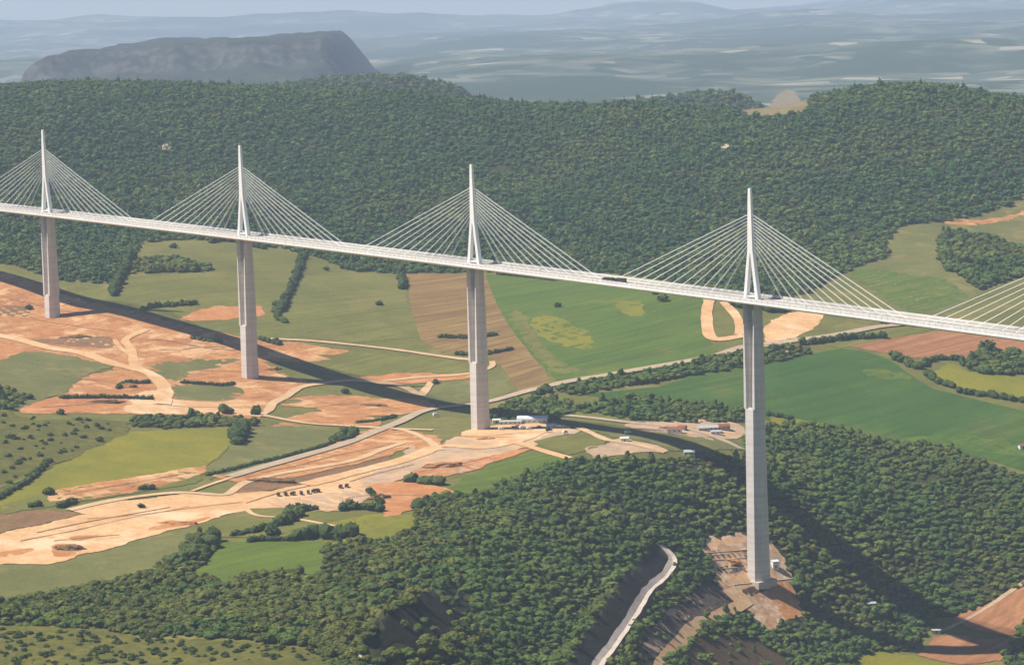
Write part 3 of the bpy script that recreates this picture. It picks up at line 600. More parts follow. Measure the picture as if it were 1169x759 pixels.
# ------------------------------------------------------------------ the viaduct
CONC = plain_mat('pier_concrete', (216, 208, 200), (200, 192, 184), 5, .85, .2, (1, 1, .12))
CONC2 = plain_mat('weathered_concrete', (186, 178, 166), (168, 160, 148), 4, .85, .2)
STEEL = plain_mat('white_steel', (242, 240, 236), (232, 229, 224), 9, .45, .4)
DECKM = plain_mat('deck_steel', (236, 232, 226), (220, 216, 210), 8, .5, .35)
ASPH = plain_mat('deck_asphalt', (196, 192, 186), (178, 175, 170), 10, .9, .2)
PAINT = plain_mat('road_paint', (232, 230, 224), None, 2, .6)
CABLE = plain_mat('stay_sheath', (238, 236, 232), (228, 226, 222), 6, .5, .3)
_nt = CONC.node_tree; _b = _nt.nodes['Principled BSDF']; _src = _b.inputs['Base Color'].links[0].from_socket
_f = noise_fac(_nt, 4.2, .44, .6, 1, stretch=(.01, .01, 1)); _mu = N(_nt, 'ShaderNodeMath', operation='MULTIPLY'); _nt.links.new(_f, _mu.inputs[0]); _mu.inputs[1].default_value = .28
_nt.links.new(mixc(_nt, _mu.outputs[0], _src, lin((170, 160, 148))), _b.inputs['Base Color'])
def bp(s): return Vector((-s, KC*s*s, SL*s))
def bt(s): return Vector((-1, 2*KC*s, SL)).normalized()
bridge = empty('cable_stayed_viaduct', (0, 0, 0)); tag(bridge, 'long white viaduct on tall tapering piers with fans of stay cables', 'bridge')
def sweep(prof, s0, s1, step=9.):
    """a closed profile (across, up) run along the curved deck"""
    n = int((s1-s0)/step); R = []
    for i in range(n+1):
        s = s0 + (s1-s0)*i/n; p = bp(s); t = bt(s); c = Vector((t.y, -t.x, 0)).normalized()    # c points to the far side
        R.append([p + c*a + Vector((0, 0, b)) for a, b in prof])
    return R
S0, S1 = -900, 1900
m = MB(); m.loft(sweep([(-13.2, 0), (-14.4, -.35), (-14.4, -1.5), (-5, -4.2), (5, -4.2), (14.4, -1.5), (14.4, -.35), (13.2, 0)], S0, S1)); deck = m.build('deck', DECKM, bridge)
for sgn in (-1, 1):
    m = MB(); a, b = sorted((sgn*1.9, sgn*12.3)); m.loft(sweep([(a, .02), (a, .06), (b, .06), (b, .02)], S0, S1)); m.build('carriageway', ASPH, deck)
    m = MB()
    for off in (2.3, 5.7, 9.2, 12.):
        a, b = sorted((sgn*(off-.12), sgn*(off+.12))); m.loft(sweep([(a, .062), (a, .085), (b, .085), (b, .062)], S0, S1))
    m.build('lane_marking', PAINT, deck)
    m = MB()
    for z in (.4, 1.05, 1.7, 2.3):
        m.loft(sweep([(sgn*13.5, z-.25), (sgn*13.5, z+.25), (sgn*13.58, z+.25), (sgn*13.58, z-.25)], S0, S1))
    s = S0
    while s < S1:
        p = bp(s); t = bt(s); c = Vector((t.y, -t.x, 0)).normalized()
        m.loft([[p + c*(sgn*(13.72 + dx - (.05*z))) + t*dy + Vector((0, 0, z)) for dx, dy in ((-.12, -.1), (.12, -.1), (.12, .1), (-.12, .1))] for z in (-.1, 2.55)]); s += 6
    m.build('wind_screen', DECKM, deck)
    m = MB(); m.loft(sweep([(sgn*12.6, .35), (sgn*12.6, .95), (sgn*12.7, .95), (sgn*12.7, .35)], S0, S1)); m.build('guard_rail', CONC2, deck)
    m = MB(); m.loft(sweep([(sgn*1.7, .3), (sgn*1.7, .9), (sgn*1.78, .9), (sgn*1.78, .3)], S0, S1)); m.build('guard_rail', CONC2, deck)
PIER_H = {0: 221.05, 342: 144.21, 684: 136.42, 1026: 111.94, -342: 245, 1368: 78}
def oct_ring(cx, cy, lx, ly, c, z):
    x, y = lx/2, ly/2; c = min(c, x*.92, y*.92)
    return [(cx-x+c, cy-y, z), (cx+x-c, cy-y, z), (cx+x, cy-y+c, z), (cx+x, cy+y-c, z), (cx+x-c, cy+y, z), (cx-x+c, cy+y, z), (cx-x, cy+y-c, z), (cx-x, cy-y+c, z)]
for s, hp in PIER_H.items():
    p = bp(s); rz = math.atan2(2*KC*s, -1) + math.pi
    base_z = -4.2 - hp
    m = MB(); split = 88; top = -4.3
    wid = lambda z: 10 + 7.5*min(1, max(0, (-4.2 - z)/221))**.9
    rings = [oct_ring(0, 0, 16.4, wid(z), 4.0 if z < -100 else 3.8, z) for z in (base_z - 9, base_z, (base_z - split)/2, -split - 12, -split)]
    m.loft(rings)
    for sg in (-1, 1):
        rs = []
        for k in range(7):
            z = -split - .02 + (split + top)*k/6; gap = 1.1 + 2.4*(k/6)**1.4; xo, xi = 8.15, gap
            rs.append(oct_ring(sg*(xo+xi)/2, 0, xo-xi, wid(z) - .3, 2.2, z))
        m.loft(rs)
    m.box((0, 0, -split - .9), (9, wid(-split)*.8, 4))
    pier = m.build('pier', CONC, bridge); pier.location = (p.x, p.y, p.z); pier.rotation_euler = (0, 0, rz)
    m = MB(); m.box((0, 0, base_z - 4.6), (20, 21, 5.6)); ft = m.build('footing', CONC2, pier)
    for sg in (-1, 1): MB().box((sg*5.6, 0, -4.2), (3.4, 8, .5)).build('bearing', CONC2, pier)
for s in PIER_H:
    p = bp(s); rz = math.atan2(2*KC*s, -1) + math.pi
    m = MB()
    def rg(cx, lx, ly, z): return [(cx-lx/2, -ly/2, z), (cx+lx/2, -ly/2, z), (cx+lx/2, ly/2, z), (cx-lx/2, ly/2, z)]
    for sg in (-1, 1):
        m.loft([rg(sg*(6.6 - 5.1*t), 3.0 - .1*t, 3.8 - .5*t, 38*t + .05) for t in (0, .25, .5, .75, 1)])
    m.loft([rg(0, w, d, z) for z, w, d in ((36, 5.9, 3.2), (40, 5.6, 3.2), (55, 4.7, 3.0), (68, 3.9, 2.7), (82, 2.9, 2.3), (88.2, 2.4, 2.0))])
    m.box((0, 0, 2.2), (14.5, 3.2, 1.2))
    py = m.build('pylon', STEEL, bridge); py.location = (p.x, p.y, p.z); py.rotation_euler = (0, 0, rz)
    for sg in (-1, 1):                               # sg = +1: towards the north (right)
        off_frame = s == 1368 or (s == -342 and sg > 0)
        mm = MB() if off_frame else None
        for k in range(11):
            q = bp(s - sg*(35 + 12.85*k)) - p; loc = Matrix.Rotation(-rz, 3, 'Z') @ q
            za = 41.5 + 2.6*k
            mb = mm if off_frame else MB()
            for dy in (-.55, .55): mb.tube((loc.x, loc.y + dy, loc.z + .3), (sg*(2.5 - .055*k), dy, za), .125, k=5)
            mb.tube((loc.x, loc.y - .55, loc.z + .02), (loc.x, loc.y + .55, loc.z + .02), .5, k=6)
            if not off_frame: mb.build('stay_cable', CABLE, py)
        if off_frame: tag(mm.build('stay_cables', CABLE, py), kind='stuff')

# ------------------------------------------------------------------ foliage shapes
def crown_mesh(name, seed, rx, rz_, lumps, leaves, leaf, mat, sub=2, bottom=.2, flat=1.):
    r = random.Random(seed); V = []; Fc = []
    bm = bmesh.new()
    for k in range(lumps):
        a = r.random()*6.283; q = math.sqrt(r.random())*.58*rx if k else 0; z = rz_*(.95 + r.uniform(-.4, .65)*(1 - q/rx*.8))
        rad = rx*r.uniform(.36, .58) if k else rx*.66
        t = bmesh.ops.create_icosphere(bm, subdivisions=sub, radius=1)['verts']; o = Vector((r.random()*50, r.random()*50, r.random()*50))
        for v in t:
            n = 1 + .38*mnoise.noise(v.co*1.7 + o) + .26*mnoise.noise(v.co*4.1 + o)
            v.co = Vector((v.co.x*rad*n + q*math.cos(a), v.co.y*rad*n + q*math.sin(a), v.co.z*rad*n*rz_/rx*1.05*flat + z))
    base = [v.co.copy() for v in bm.verts]; nrm = None
    bm.normal_update(); src = [(v.co.copy(), v.normal.copy()) for v in bm.verts]
    for k in range(leaves):
        c, n = r.choice(src); c = c + n*r.uniform(-.05, .5)*leaf*1.3 + Vector((r.uniform(-1, 1), r.uniform(-1, 1), r.uniform(-1, 1)))*leaf*.5
        d = Vector((r.gauss(0, 1), r.gauss(0, 1), r.gauss(0, 1))).normalized(); x = d.orthogonal().normalized(); y = d.cross(x); s = leaf*r.uniform(.5, 1.2)
        vs = [bm.verts.new(c + x*s*r.uniform(.6, 1)), bm.verts.new(c + y*s*r.uniform(.6, 1)), bm.verts.new(c - x*s*r.uniform(.6, 1)), bm.verts.new(c - y*s*r.uniform(.6, 1))]
        bm.faces.new(vs)
    me = bpy.data.meshes.new(name); bm.to_mesh(me); bm.free(); me.materials.append(mat); return me
LEAF = leaf_mat('broadleaf_foliage', [(54, 74, 32), (60, 80, 35), (74, 92, 41)], (85, (92, 100, 45), .65))
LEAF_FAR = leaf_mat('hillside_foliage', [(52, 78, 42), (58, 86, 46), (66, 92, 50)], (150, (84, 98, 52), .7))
LEAF_OL = leaf_mat('olive_foliage', [(64, 74, 31), (76, 82, 36), (90, 94, 42)], (60, (58, 68, 30), .7))
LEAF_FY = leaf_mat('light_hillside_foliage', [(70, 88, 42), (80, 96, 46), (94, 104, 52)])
LEAF_DK = leaf_mat('dark_foliage', [(46, 62, 28), (54, 70, 32), (64, 76, 36)])
BARK = plain_mat('bark', (88, 72, 54), (66, 54, 42), .6, .95, .1)
def trunk_mesh(name, seed, h, r0):
    r = random.Random(seed); m = MB()
    m.tube((0, 0, -.8), (r.uniform(-.2, .2), r.uniform(-.2, .2), h), r0, r0*.5, 7)
    for k in range(5):
        a = k*1.26 + r.random(); z = h*r.uniform(.5, .95); m.tube((0, 0, z), (math.cos(a)*h*.45, math.sin(a)*h*.45, z + h*.55), r0*.42, r0*.12, 5)
    me = bpy.data.meshes.new(name); me.from_pydata(m.v, [], m.f); me.materials.append(BARK); return me
def proto_collection(name, mat, n, rx, rz_, lumps, leaves, leaf, sub, mat2=None):
    c = bpy.data.collections.new(name); m1, n0 = mat, n
    for k in range(2*n if mat2 else n):
        mat = m1 if k < n0 else mat2
        r = random.Random(k*7 + 1)
        c.objects.link(bpy.data.objects.new(f'{name}_{k:02d}', crown_mesh(name, 50+k, rx*r.uniform(.85, 1.1)*(.7 if k % n0 == 5 else 1), rz_*r.uniform(.75, 1.15)*(1.12 if k % n0 == 5 else 1), lumps, leaves, leaf, mat, sub)))
    return c
def scatter(name, pts, scl, coll, seed=1, pick=None):
    me = bpy.data.meshes.new(name); me.vertices.add(len(pts)); me.vertices.foreach_set('co', np.asarray(pts, 'f').ravel())
    r = np.random.RandomState(seed)
    at = me.attributes.new('size', 'FLOAT_VECTOR', 'POINT'); at.data.foreach_set('vector', np.asarray(scl, 'f').ravel())
    at = me.attributes.new('spin', 'FLOAT_VECTOR', 'POINT'); sp = np.zeros((len(pts), 3), 'f'); sp[:, 2] = r.rand(len(pts))*6.283; sp[:, 0] = r.normal(0, .08, len(pts)); sp[:, 1] = r.normal(0, .08, len(pts)); at.data.foreach_set('vector', sp.ravel())
    at = me.attributes.new('kind', 'INT', 'POINT'); at.data.foreach_set('value', np.asarray(pick if pick is not None else r.randint(0, 60, len(pts)), dtype=np.int32))
    o = link(bpy.data.objects.new(name, me))
    ng = bpy.data.node_groups.new(name + '_trees', 'GeometryNodeTree')
    ng.interface.new_socket('Geometry', in_out='INPUT', socket_type='NodeSocketGeometry'); ng.interface.new_socket('Geometry', in_out='OUTPUT', socket_type='NodeSocketGeometry')
    i = ng.nodes.new('NodeGroupInput'); ou = ng.nodes.new('NodeGroupOutput'); ip = ng.nodes.new('GeometryNodeInstanceOnPoints'); ci = ng.nodes.new('GeometryNodeCollectionInfo')
    ci.inputs['Collection'].default_value = coll; ci.inputs['Separate Children'].default_value = True; ci.inputs['Reset Children'].default_value = True
    def na(n):
        a = ng.nodes.new('GeometryNodeInputNamedAttribute'); a.data_type = 'FLOAT_VECTOR'; a.inputs['Name'].default_value = n; return a.outputs[0]
    ai = ng.nodes.new('GeometryNodeInputNamedAttribute'); ai.data_type = 'INT'; ai.inputs['Name'].default_value = 'kind'; ng.links.new(ai.outputs[0], ip.inputs['Instance Index'])
    ip.inputs['Pick Instance'].default_value = True
    ng.links.new(i.outputs[0], ip.inputs['Points']); ng.links.new(ci.outputs[0], ip.inputs['Instance']); ng.links.new(na('size'), ip.inputs['Scale']); ng.links.new(na('spin'), ip.inputs['Rotation'])
    ng.links.new(ip.outputs[0], ou.inputs[0])
    md = o.modifiers.new('trees', 'NODES'); md.node_group = ng
    return o
def fill(poly_w, spacing, seed, jit=.42, thin=0, also_clear=True):
    P = np.asarray(poly_w); lo, hi = P.min(0), P.max(0); r = np.random.RandomState(seed)
    x, y = np.meshgrid(np.arange(lo[0], hi[0], spacing), np.arange(lo[1], hi[1], spacing)); x = x.ravel() + r.uniform(-jit, jit, x.size)*spacing; y = y.ravel() + r.uniform(-jit, jit, y.size)*spacing
    k = inpoly(x + 2.5*fbm(x/15, y/15, 2, 1), y + 2.5*fbm(x/15, y/15, 2, 2), [tuple(p) for p in P])
    if also_clear:
        for n_, w in CLEAR_W.items(): k &= ~(inpoly(x, y, [tuple(p) for p in w]) & (r.rand(x.size) > {'cliff': .06, 'brown_slope': .12, 'rock_slope': .05}.get(n_, 0)))
    if thin: k &= r.rand(x.size) > thin
    return x[k], y[k]
# far hillside forest
r = np.random.RandomState(11); sp = 7.8
U1, V1 = np.meshgrid(np.arange(3050, 4800, sp), np.arange(-1250, 1250, sp)); U1 = U1.ravel() + r.uniform(-.45, .45, U1.size)*sp; V1 = V1.ravel() + r.uniform(-.45, .45, V1.size)*sp
k = inpoly(U1 + 12*fbm(U1/60, V1/60, 3, 1), V1 + 12*fbm(U1/60, V1/60, 3, 2), hill_poly); U1, V1 = U1[k], V1[k]
x, y = uv2xy(U1, V1); z = height(x, y)
px, py = project(x, y, z)
bare = inpoly(px, py, PX('T2', [(170, 352), (230, 325), (320, 290), (420, 270), (500, 270), (500, 310), (450, 340), (450, 372), (400, 388), (330, 396), (230, 390)]))
gap = fbm(U1/70, V1/70, 3, 4) > .62
k = ~bare & ~gap; x, y, z = x[k], y[k], z[k]
U2, V2 = np.meshgrid(np.arange(4800, 6300, 13), np.arange(-1500, 1500, 13)); U2 = U2.ravel() + r.uniform(-6, 6, U2.size); V2 = V2.ravel() + r.uniform(-6, 6, V2.size); x2, y2 = uv2xy(U2, V2)
x = np.concatenate([x, x2]); y = np.concatenate([y, y2]); z = height(x, y); n = len(x)
s1 = np.exp(np.clip(r.normal(-.06, .24, n), -.6, .38))*np.where(np.arange(n) >= n-len(x2), 1.35, 1); tall = r.uniform(.75, 1.25, n)
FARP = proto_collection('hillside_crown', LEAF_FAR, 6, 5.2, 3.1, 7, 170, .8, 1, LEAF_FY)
hx, hy = project(x, y, z)
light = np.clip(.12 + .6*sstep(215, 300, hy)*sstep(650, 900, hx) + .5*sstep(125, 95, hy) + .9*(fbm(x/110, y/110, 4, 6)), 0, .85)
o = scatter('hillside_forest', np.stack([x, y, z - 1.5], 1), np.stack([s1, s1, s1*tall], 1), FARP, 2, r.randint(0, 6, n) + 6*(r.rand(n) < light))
tag(o, 'dense dark green forest covering the long hillside behind the viaduct', 'forest', kind='stuff')
print('hillside trees', n)

# woods near the viaduct
PTS = []
SPACE = {'main': (5.6, 1.0), 'bottom_right': (6, 1.), 'clump_right': (7.5, 1.3), 'riverside': (7, 1.), 'dark_clump': (6, 1.1), 'road_trees': (6.5, 1.05), 'right_wood': (6.5, 1.2), 'left_clump': (7, 1.2), 'left_low': (7, 1.), 'row_under': (7, 1.), 'river_left': (7, .9)}
for i, (k, w) in enumerate(ZONE_W.items()):
    sp, sc = SPACE[k]; x, y = fill(w, sp, 40+i); z = height(x, y); rr = np.random.RandomState(70+i)
    PTS.append(np.stack([x, y, z, sc*np.exp(np.clip(rr.normal(-.05, .25, len(x)), -.6, .4))*(1 + .35*fbm(x/40, y/40, 2, 5)), rr.uniform(.62, .98, len(x)), np.full(len(x), i)], 1))
PTS = np.concatenate(PTS)
# clearings of lighter scrub inside the main wood
thin = (fbm(PTS[:, 0]/55, PTS[:, 1]/55, 3, 2) > .42) & (np.random.RandomState(4).rand(len(PTS)) < .5) & (PTS[:, 5] == 0)
PTS = PTS[~thin]
# keep the feet of the piers and all roads free
for s in PIER_H:
    p = bp(s); PTS = PTS[np.hypot(PTS[:, 0]-p.x, PTS[:, 1]-p.y) > 21]
_mp = MAINP
for q in _mp: PTS = PTS[np.hypot(PTS[:, 0]-q[0], PTS[:, 1]-q[1]) > 8]
ppx, ppy = project(PTS[:, 0], PTS[:, 1], PTS[:, 2] + 4)
dist = np.hypot(PTS[:, 0]-CAM[0], PTS[:, 1]-CAM[1])
vis = (ppx > 2) & (ppx < W-2) & (ppy < H+1) & (ppy > 0)
order = np.where(vis)[0][np.argsort(dist[vis])][:300]
single = np.zeros(len(PTS), bool); single[order] = True
NEARP = proto_collection('woodland_crown', LEAF, 7, 4.2, 2.8, 8, 300, .42, 2, LEAF_OL)
q = PTS[~single]
def olive_share(px, x, y): return np.clip(.72*(1 - sstep(400, 620, px)) + .08 + 1.1*fbm(x/70, y/70, 3, 7), 0, .9)
OL = np.random.RandomState(9).rand(len(PTS)) < olive_share(ppx, PTS[:, 0], PTS[:, 1])
pick = np.random.RandomState(8).randint(0, 7, len(PTS)) + 7*OL
o = scatter('woodland', np.stack([q[:, 0], q[:, 1], q[:, 2] - .6], 1), np.stack([q[:, 3], q[:, 3], q[:, 3]*q[:, 4]], 1), NEARP, 3, pick[~single])
tag(o, 'closed green broadleaf woodland on the near slopes and along the fields', 'woodland', kind='stuff')
print('near trees', len(q))
# the nearest trees, each a thing of its own
PROT = [(crown_mesh('crown', 200+k, 4.2*(.9 + .05*(k % 5)), 3.0, 9, 1100, .3, LEAF if k < 5 else LEAF_OL, 3), trunk_mesh('trunk', 300+k, 3.2, .32)) for k in range(10)]
ZN = list(ZONES)
for n_, i in enumerate(order):
    X, Y, Z, sc, tl, zi = PTS[i]; cm, tm = PROT[n_ % 5 + 5*int(OL[i])]
    t = empty('broadleaf_tree', (X, Y, Z - .3), rnd.random()*6.28); t.scale = (sc, sc, sc*tl)
    c = bpy.data.objects.new('crown', cm); link(c, t); tr = bpy.data.objects.new('trunk', tm); link(tr, t)
    if ppx[i] < 420: lb, gp = 'rounded green tree at the front of the wood above the scrubland', 'trees at the front of the wood by the scrubland'
    elif ppx[i] < 690: lb, gp = 'rounded green tree on the front slope between the dark cliff and the gravel road', 'trees on the front slope beside the gravel road'
    elif ppx[i] < 900: lb, gp = 'rounded green tree below the foot of the tallest pier', 'trees below the foot of the tallest pier'
    else: lb, gp = 'rounded green tree in the front wood beside the small red brown fields', 'trees beside the red brown fields'
    tag(t, lb, 'tree', gp)

# hedges: one thing each, made of many bushes grown together
def hedge(name, sec, pts, width, hgt, label, seed, mat=LEAF_DK, cat='hedge', gap=0.):
    w = catmull(world(PX(sec, pts)), False, 5); w = np.array(w); r = random.Random(seed)
    L = np.concatenate([[0], np.cumsum(np.linalg.norm(np.diff(w, axis=0), axis=1))]); c = w.mean(0); z0 = float(height(c[0], c[1])); bm = bmesh.new()
    src = []; s = 0.
    while s < L[-1]:
        x = np.interp(s, L, w[:, 0]); y = np.interp(s, L, w[:, 1]); s += width*r.uniform(.3, .55)
        if r.random() < gap: continue
        x += r.uniform(-.3, .3)*width; y += r.uniform(-.3, .3)*width; z = float(height(x, y)); rad = width*r.uniform(.34, .6); hh = hgt*r.uniform(.4, .75); o = Vector((r.random()*90, r.random()*90, 0))
        for v in bmesh.ops.create_icosphere(bm, subdivisions=2, radius=1)['verts']:
            n = 1 + .3*mnoise.noise(v.co*1.8 + o) + .2*mnoise.noise(v.co*4 + o)
            v.co = Vector((v.co.x*rad*n + x - c[0], v.co.y*rad*n + y - c[1], v.co.z*hh*n + z - z0 + hh*.7))
    bm.normal_update(); src = [(v.co.copy(), v.normal.copy()) for v in bm.verts]
    for _ in range(min(len(src), 2500)):
        p, n = r.choice(src); p = p + n*r.uniform(0, .4); d = Vector((r.gauss(0, 1), r.gauss(0, 1), r.gauss(0, 1))).normalized(); a = d.orthogonal().normalized(); b = d.cross(a); q = r.uniform(.3, .7)
        bm.faces.new([bm.verts.new(p + a*q), bm.verts.new(p + b*q), bm.verts.new(p - a*q), bm.verts.new(p - b*q)])
    me = bpy.data.meshes.new(name); bm.to_mesh(me); bm.free(); me.materials.append(mat)
    o = bpy.data.objects.new(name, me); o.location = (c[0], c[1], z0); link(o); tag(o, label, cat); return o
HED = [
 ('L0', [(385, 255), (395, 210), (420, 170), (440, 120)], 9, 8, 'line of trees running down from the forest to the field left of the long clump'),
 ('L0', [(475, 305), (520, 295), (580, 290), (655, 285)], 6, 5, 'low dark hedge across the olive field between the two left piers'),
 ('L0', [(1012, 108), (1000, 160), (980, 210), (955, 270), (940, 310)], 8, 6, 'wavy hedge climbing between two olive fields right of the second pier from the left'),
 ('L0', [(930, 280), (925, 330), (955, 345)], 8, 4, 'short bushy patch at the lower end of the wavy climbing hedge'),
 ('L0', [(700, 80), (760, 75), (880, 100)], 9, 7, 'trees half hidden under the deck beside the second pier'),
 ('L0', [(640, 400), (680, 405), (735, 412)], 5, 3, 'short dark bush row on the edge of the bridge shadow'),
 ('L0', [(205, 598), (300, 597), (400, 598), (505, 602)], 5, 3.5, 'dark straight hedge across the orange earthworks'),
 ('L0', [(390, 565), (420, 548), (460, 548), (500, 545)], 6, 3.5, 'ragged bushes beside the bend of the sand track'),
 ('L0', [(610, 547), (680, 552), (740, 556), (785, 552)], 4.5, 3, 'low hedge along the top of the oval grass plot'),
 ('L0', [(760, 650), (752, 640)], 10, 8, 'bushy tree at the right end of the sand platform'),
 ('L0', [(790, 750), (800, 720), (812, 700)], 11, 9, 'dark clump of trees right of the yellow green field'),
 ('L0', [(850, 655), (855, 640)], 6, 6, 'small dark trees where the dirt tracks fork'),
 ('L0', [(870, 402), (930, 420), (915, 408)], 5, 4, 'bushes just right of the second pier on the road edge'),
 ('L0', [(1130, 730), (1150, 715), (1180, 712)], 8, 5, 'dark bushes beside the main road left of the tall pier'),
 ('L1', [(330, 396), (380, 396), (430, 398), (515, 387)], 5, 3.5, 'upper dark hedge crossing the ploughed field behind the pier'),
 ('L1', [(385, 450), (430, 455), (490, 450), (570, 435)], 5, 3.5, 'lower dark hedge crossing the ploughed field behind the pier'),
 ('L1', [(520, 185), (600, 192), (715, 205)], 6, 5, 'dark tree row just under the deck right of the tall pier'),
 ('L1', [(0, 165), (60, 175), (130, 170), (200, 180)], 9, 8, 'pale green thicket along the foot of the forest below the deck'),
 ('L1', [(205, 235), (200, 195)], 8, 7, 'tree standing on the edge of the ploughed field'),
 ('L1', [(-20, 740), (20, 735), (50, 715)], 7, 5, 'dark thicket beside the road left of the tall pier base'),
 ('L1', [(640, 590), (680, 575), (700, 580)], 8, 6, 'bushes where the main road meets the row of trees'),
 ('L2', [(430, 420), (500, 410), (570, 402), (640, 398), (715, 395)], 8, 6, 'dark hedge between the main road and the green field on the right'),
 ('L2', [(700, 352), (750, 348), (810, 360)], 6, 5, 'dark hedge at the end of the main road under the deck'),
 ('L2', [(730, 455), (760, 475), (800, 495), (830, 500)], 9, 6, 'thick hedge at the left corner of the red brown field'),
 ('L2', [(830, 490), (880, 470), (950, 470)], 9, 5, 'hedge joining the thick corner hedge to the wood on the right'),
 ('L2', [(850, 520), (880, 545), (930, 562)], 7, 5, 'short slanting hedge above the deep green field'),
 ('L2', [(960, 580), (1040, 590), (1100, 600), (1200, 615)], 8, 5, 'long low hedge on the right along the deep green field'),
 ('L2', [(200, 285), (260, 300), (380, 310)], 12, 9, 'dark thicket behind the tallest pier under the deck'),
 ('L2', [(320, 655), (360, 662), (400, 668)], 6, 4, 'dark bushes right of the tallest pier at the wood edge'),
 ('M0', [(-20, 215), (40, 180), (90, 150), (165, 80)], 5, 3.5, 'slanting dark hedge across the scrub at the left edge'),
 ('M0', [(465, 175), (520, 172)], 6, 3.5, 'low bushes on the strip between the two bare slopes'),
 ('M0', [(100, 232), (135, 230)], 6, 4, 'dark bush at the left end of the sand platform'),
 ('M0', [(205, 235), (250, 215)], 6, 4, 'dark bush beside the brown soil strip'),
 ('M0', [(780, 330), (850, 315), (920, 298), (970, 285)], 6, 4, 'thin hedge climbing towards the two trees on the green slope'),
 ('M0', [(940, 292), (970, 275), (990, 262)], 11, 8, 'tall dark trees at the upper end of the thin hedge'),
 ('M0', [(830, 350), (880, 345), (930, 345), (985, 342)], 6, 4, 'low hedge along the top of the bright green field'),
 ('M0', [(985, 340), (1040, 332), (1100, 335), (1165, 332), (1190, 330)], 12, 8, 'thick high hedge at the right half above the bright green field'),
 ('M0', [(970, 240), (1010, 246), (1060, 244)], 7, 5, 'brownish bushes at the foot of the gravel platform'),
 ('M0', [(1150, 240), (1170, 230)], 7, 5, 'small bush at the corner of the gravel platform'),
 ('M0', [(690, 128), (780, 108), (850, 90), (930, 72), (1060, 38), (1130, 12)], 4, 2.5, 'long thin dark hedge along the upper edge of the bare slope'),
 ('M1', [(250, 150), (290, 155), (335, 162)], 15, 8, 'big round dark thicket standing alone on the orange earth'),
 ('M1', [(15, 245), (60, 240), (130, 245)], 8, 5, 'green hedge below the gravel platform'),
 ('M1', [(-5, 325), (20, 322)], 10, 6, 'round bush on the right edge of the bright green field'),
 ('M1', [(90, 180), (110, 200), (135, 225)], 4, 3, 'thin line of bushes beside the orange earth mound'),
 ('M1', [(255, 240), (340, 222), (400, 205)], 9, 6, 'green thicket under the orange earth and the bright field'),
 ('L1', [(50, 680), (110, 675), (180, 660)], 4, 2.5, 'thin bushes beside the tongue of earth left of the tall pier'),
 ('M0', [(590, 430), (640, 405), (690, 370), (715, 345)], 12, 9, 'tree row between the grey green and bright green fields'),
]
for i, (sec, pts, w, h, lb) in enumerate(HED): hedge('hedge' if 'tree' not in lb else 'tree_row', sec, pts, w, h, lb, 500+i, cat='hedge' if 'tree' not in lb else 'tree row')

# shrubs of the scrubland, each its own
SHR = [crown_mesh('shrub', 600+k, 1.7, 1.1, 5, 130, .38, LEAF_DK, 2) for k in range(4)]
def shrubs(poly, n, seed, lb, gp, smin=.6, smax=1.6):
    w = np.array(world(poly)); lo, hi = w.min(0), w.max(0); r = random.Random(seed); k = 0
    while k < n:
        x, y = r.uniform(lo[0], hi[0]), r.uniform(lo[1], hi[1])
        if not inpoly(np.array([x]), np.array([y]), [tuple(p) for p in w])[0]: continue
        z = float(height(x, y)); s = r.uniform(smin, smax); o = bpy.data.objects.new('shrub', SHR[k % 4]); o.location = (x, y, z - .35*s); o.rotation_euler = (0, 0, r.random()*6.28); o.scale = (s*r.uniform(.9, 1.4), s, s)
        link(o); tag(o, lb, 'shrub', gp); k += 1
shrubs(PX('P', [(0, 718), (120, 722), (230, 731), (368, 746), (370, 758), (0, 758)]), 236, 1, 'low dark shrub in the yellow green scrubland along the bottom', 'shrubs dotting the bottom scrubland', .5, 1.6)
shrubs(PX('P', [(2, 474), (100, 480), (140, 486), (90, 515), (55, 532), (10, 556), (2, 560)]), 62, 2, 'small dark shrub on the rough pasture at the left edge', 'shrubs on the rough left pasture', .8, 1.9)
for i, (sec, a, b, s, lb) in enumerate([('L0', 580, 97, 3.2, 'lone dark bush in the olive field above the long clump'), ('L0', 1090, 172, 2.6, 'lone round bush in the olive field left of the hedge tree'), ('L0', 1155, 160, 4.2, 'bigger lone tree-like bush below the deck in the olive field'),
        ('L1', 125, 288, 2.6, 'lone bush in the field left of the ploughed strip'), ('L1', 720, 294, 2.8, 'lone dark bush in the upper green field'), ('L1', 1075, 275, 4., 'lone bush on the right side of the upper green field'), ('L1', 1045, 252, 2.6, 'small bush close under the deck in the green field'),
        ('M0', 900, 325, 4., 'lone taller bush standing above the low hedge'), ('M0', 470, 235, 2., 'olive bush on the pale sand platform'), ('M0', 330, 15, 2.5, 'dark bush at the top of the yellow green field'), ('L0', 95, 300, 2.6, 'dark bush on the bare ground left of the leftmost pier base'),
        ('L0', 205, 650, 2.4, 'small bush under the earthworks at left'), ('L1', 315, 548, 2.4, 'small bush beside the short sandy spur'), ('L1', 15, 580, 2.6, 'small bush in the shadow edge left of the tall pier'), ('M0', 165, 190, 3.2, 'green bush at the corner of the bare strip'),
        ('L2', 1050, 440, 5.5, 'tallest bush on top of the right hand wood'), ('L0', 1150, 580, 2.4, 'small bush between the two dirt loops'), ('L2', 150, 640, 3.2, 'bush at the edge of the riverside wood')]):
    g = ground([PX(sec, [(a, b)])[0][0]], [PX(sec, [(a, b)])[0][1]])[0]
    o = bpy.data.objects.new('bush', SHR[i % 4]); o.location = (g[0], g[1], g[2] - .3); o.scale = (s, s, s*.9); o.rotation_euler = (0, 0, i*1.1); link(o); tag(o, lb, 'bush')

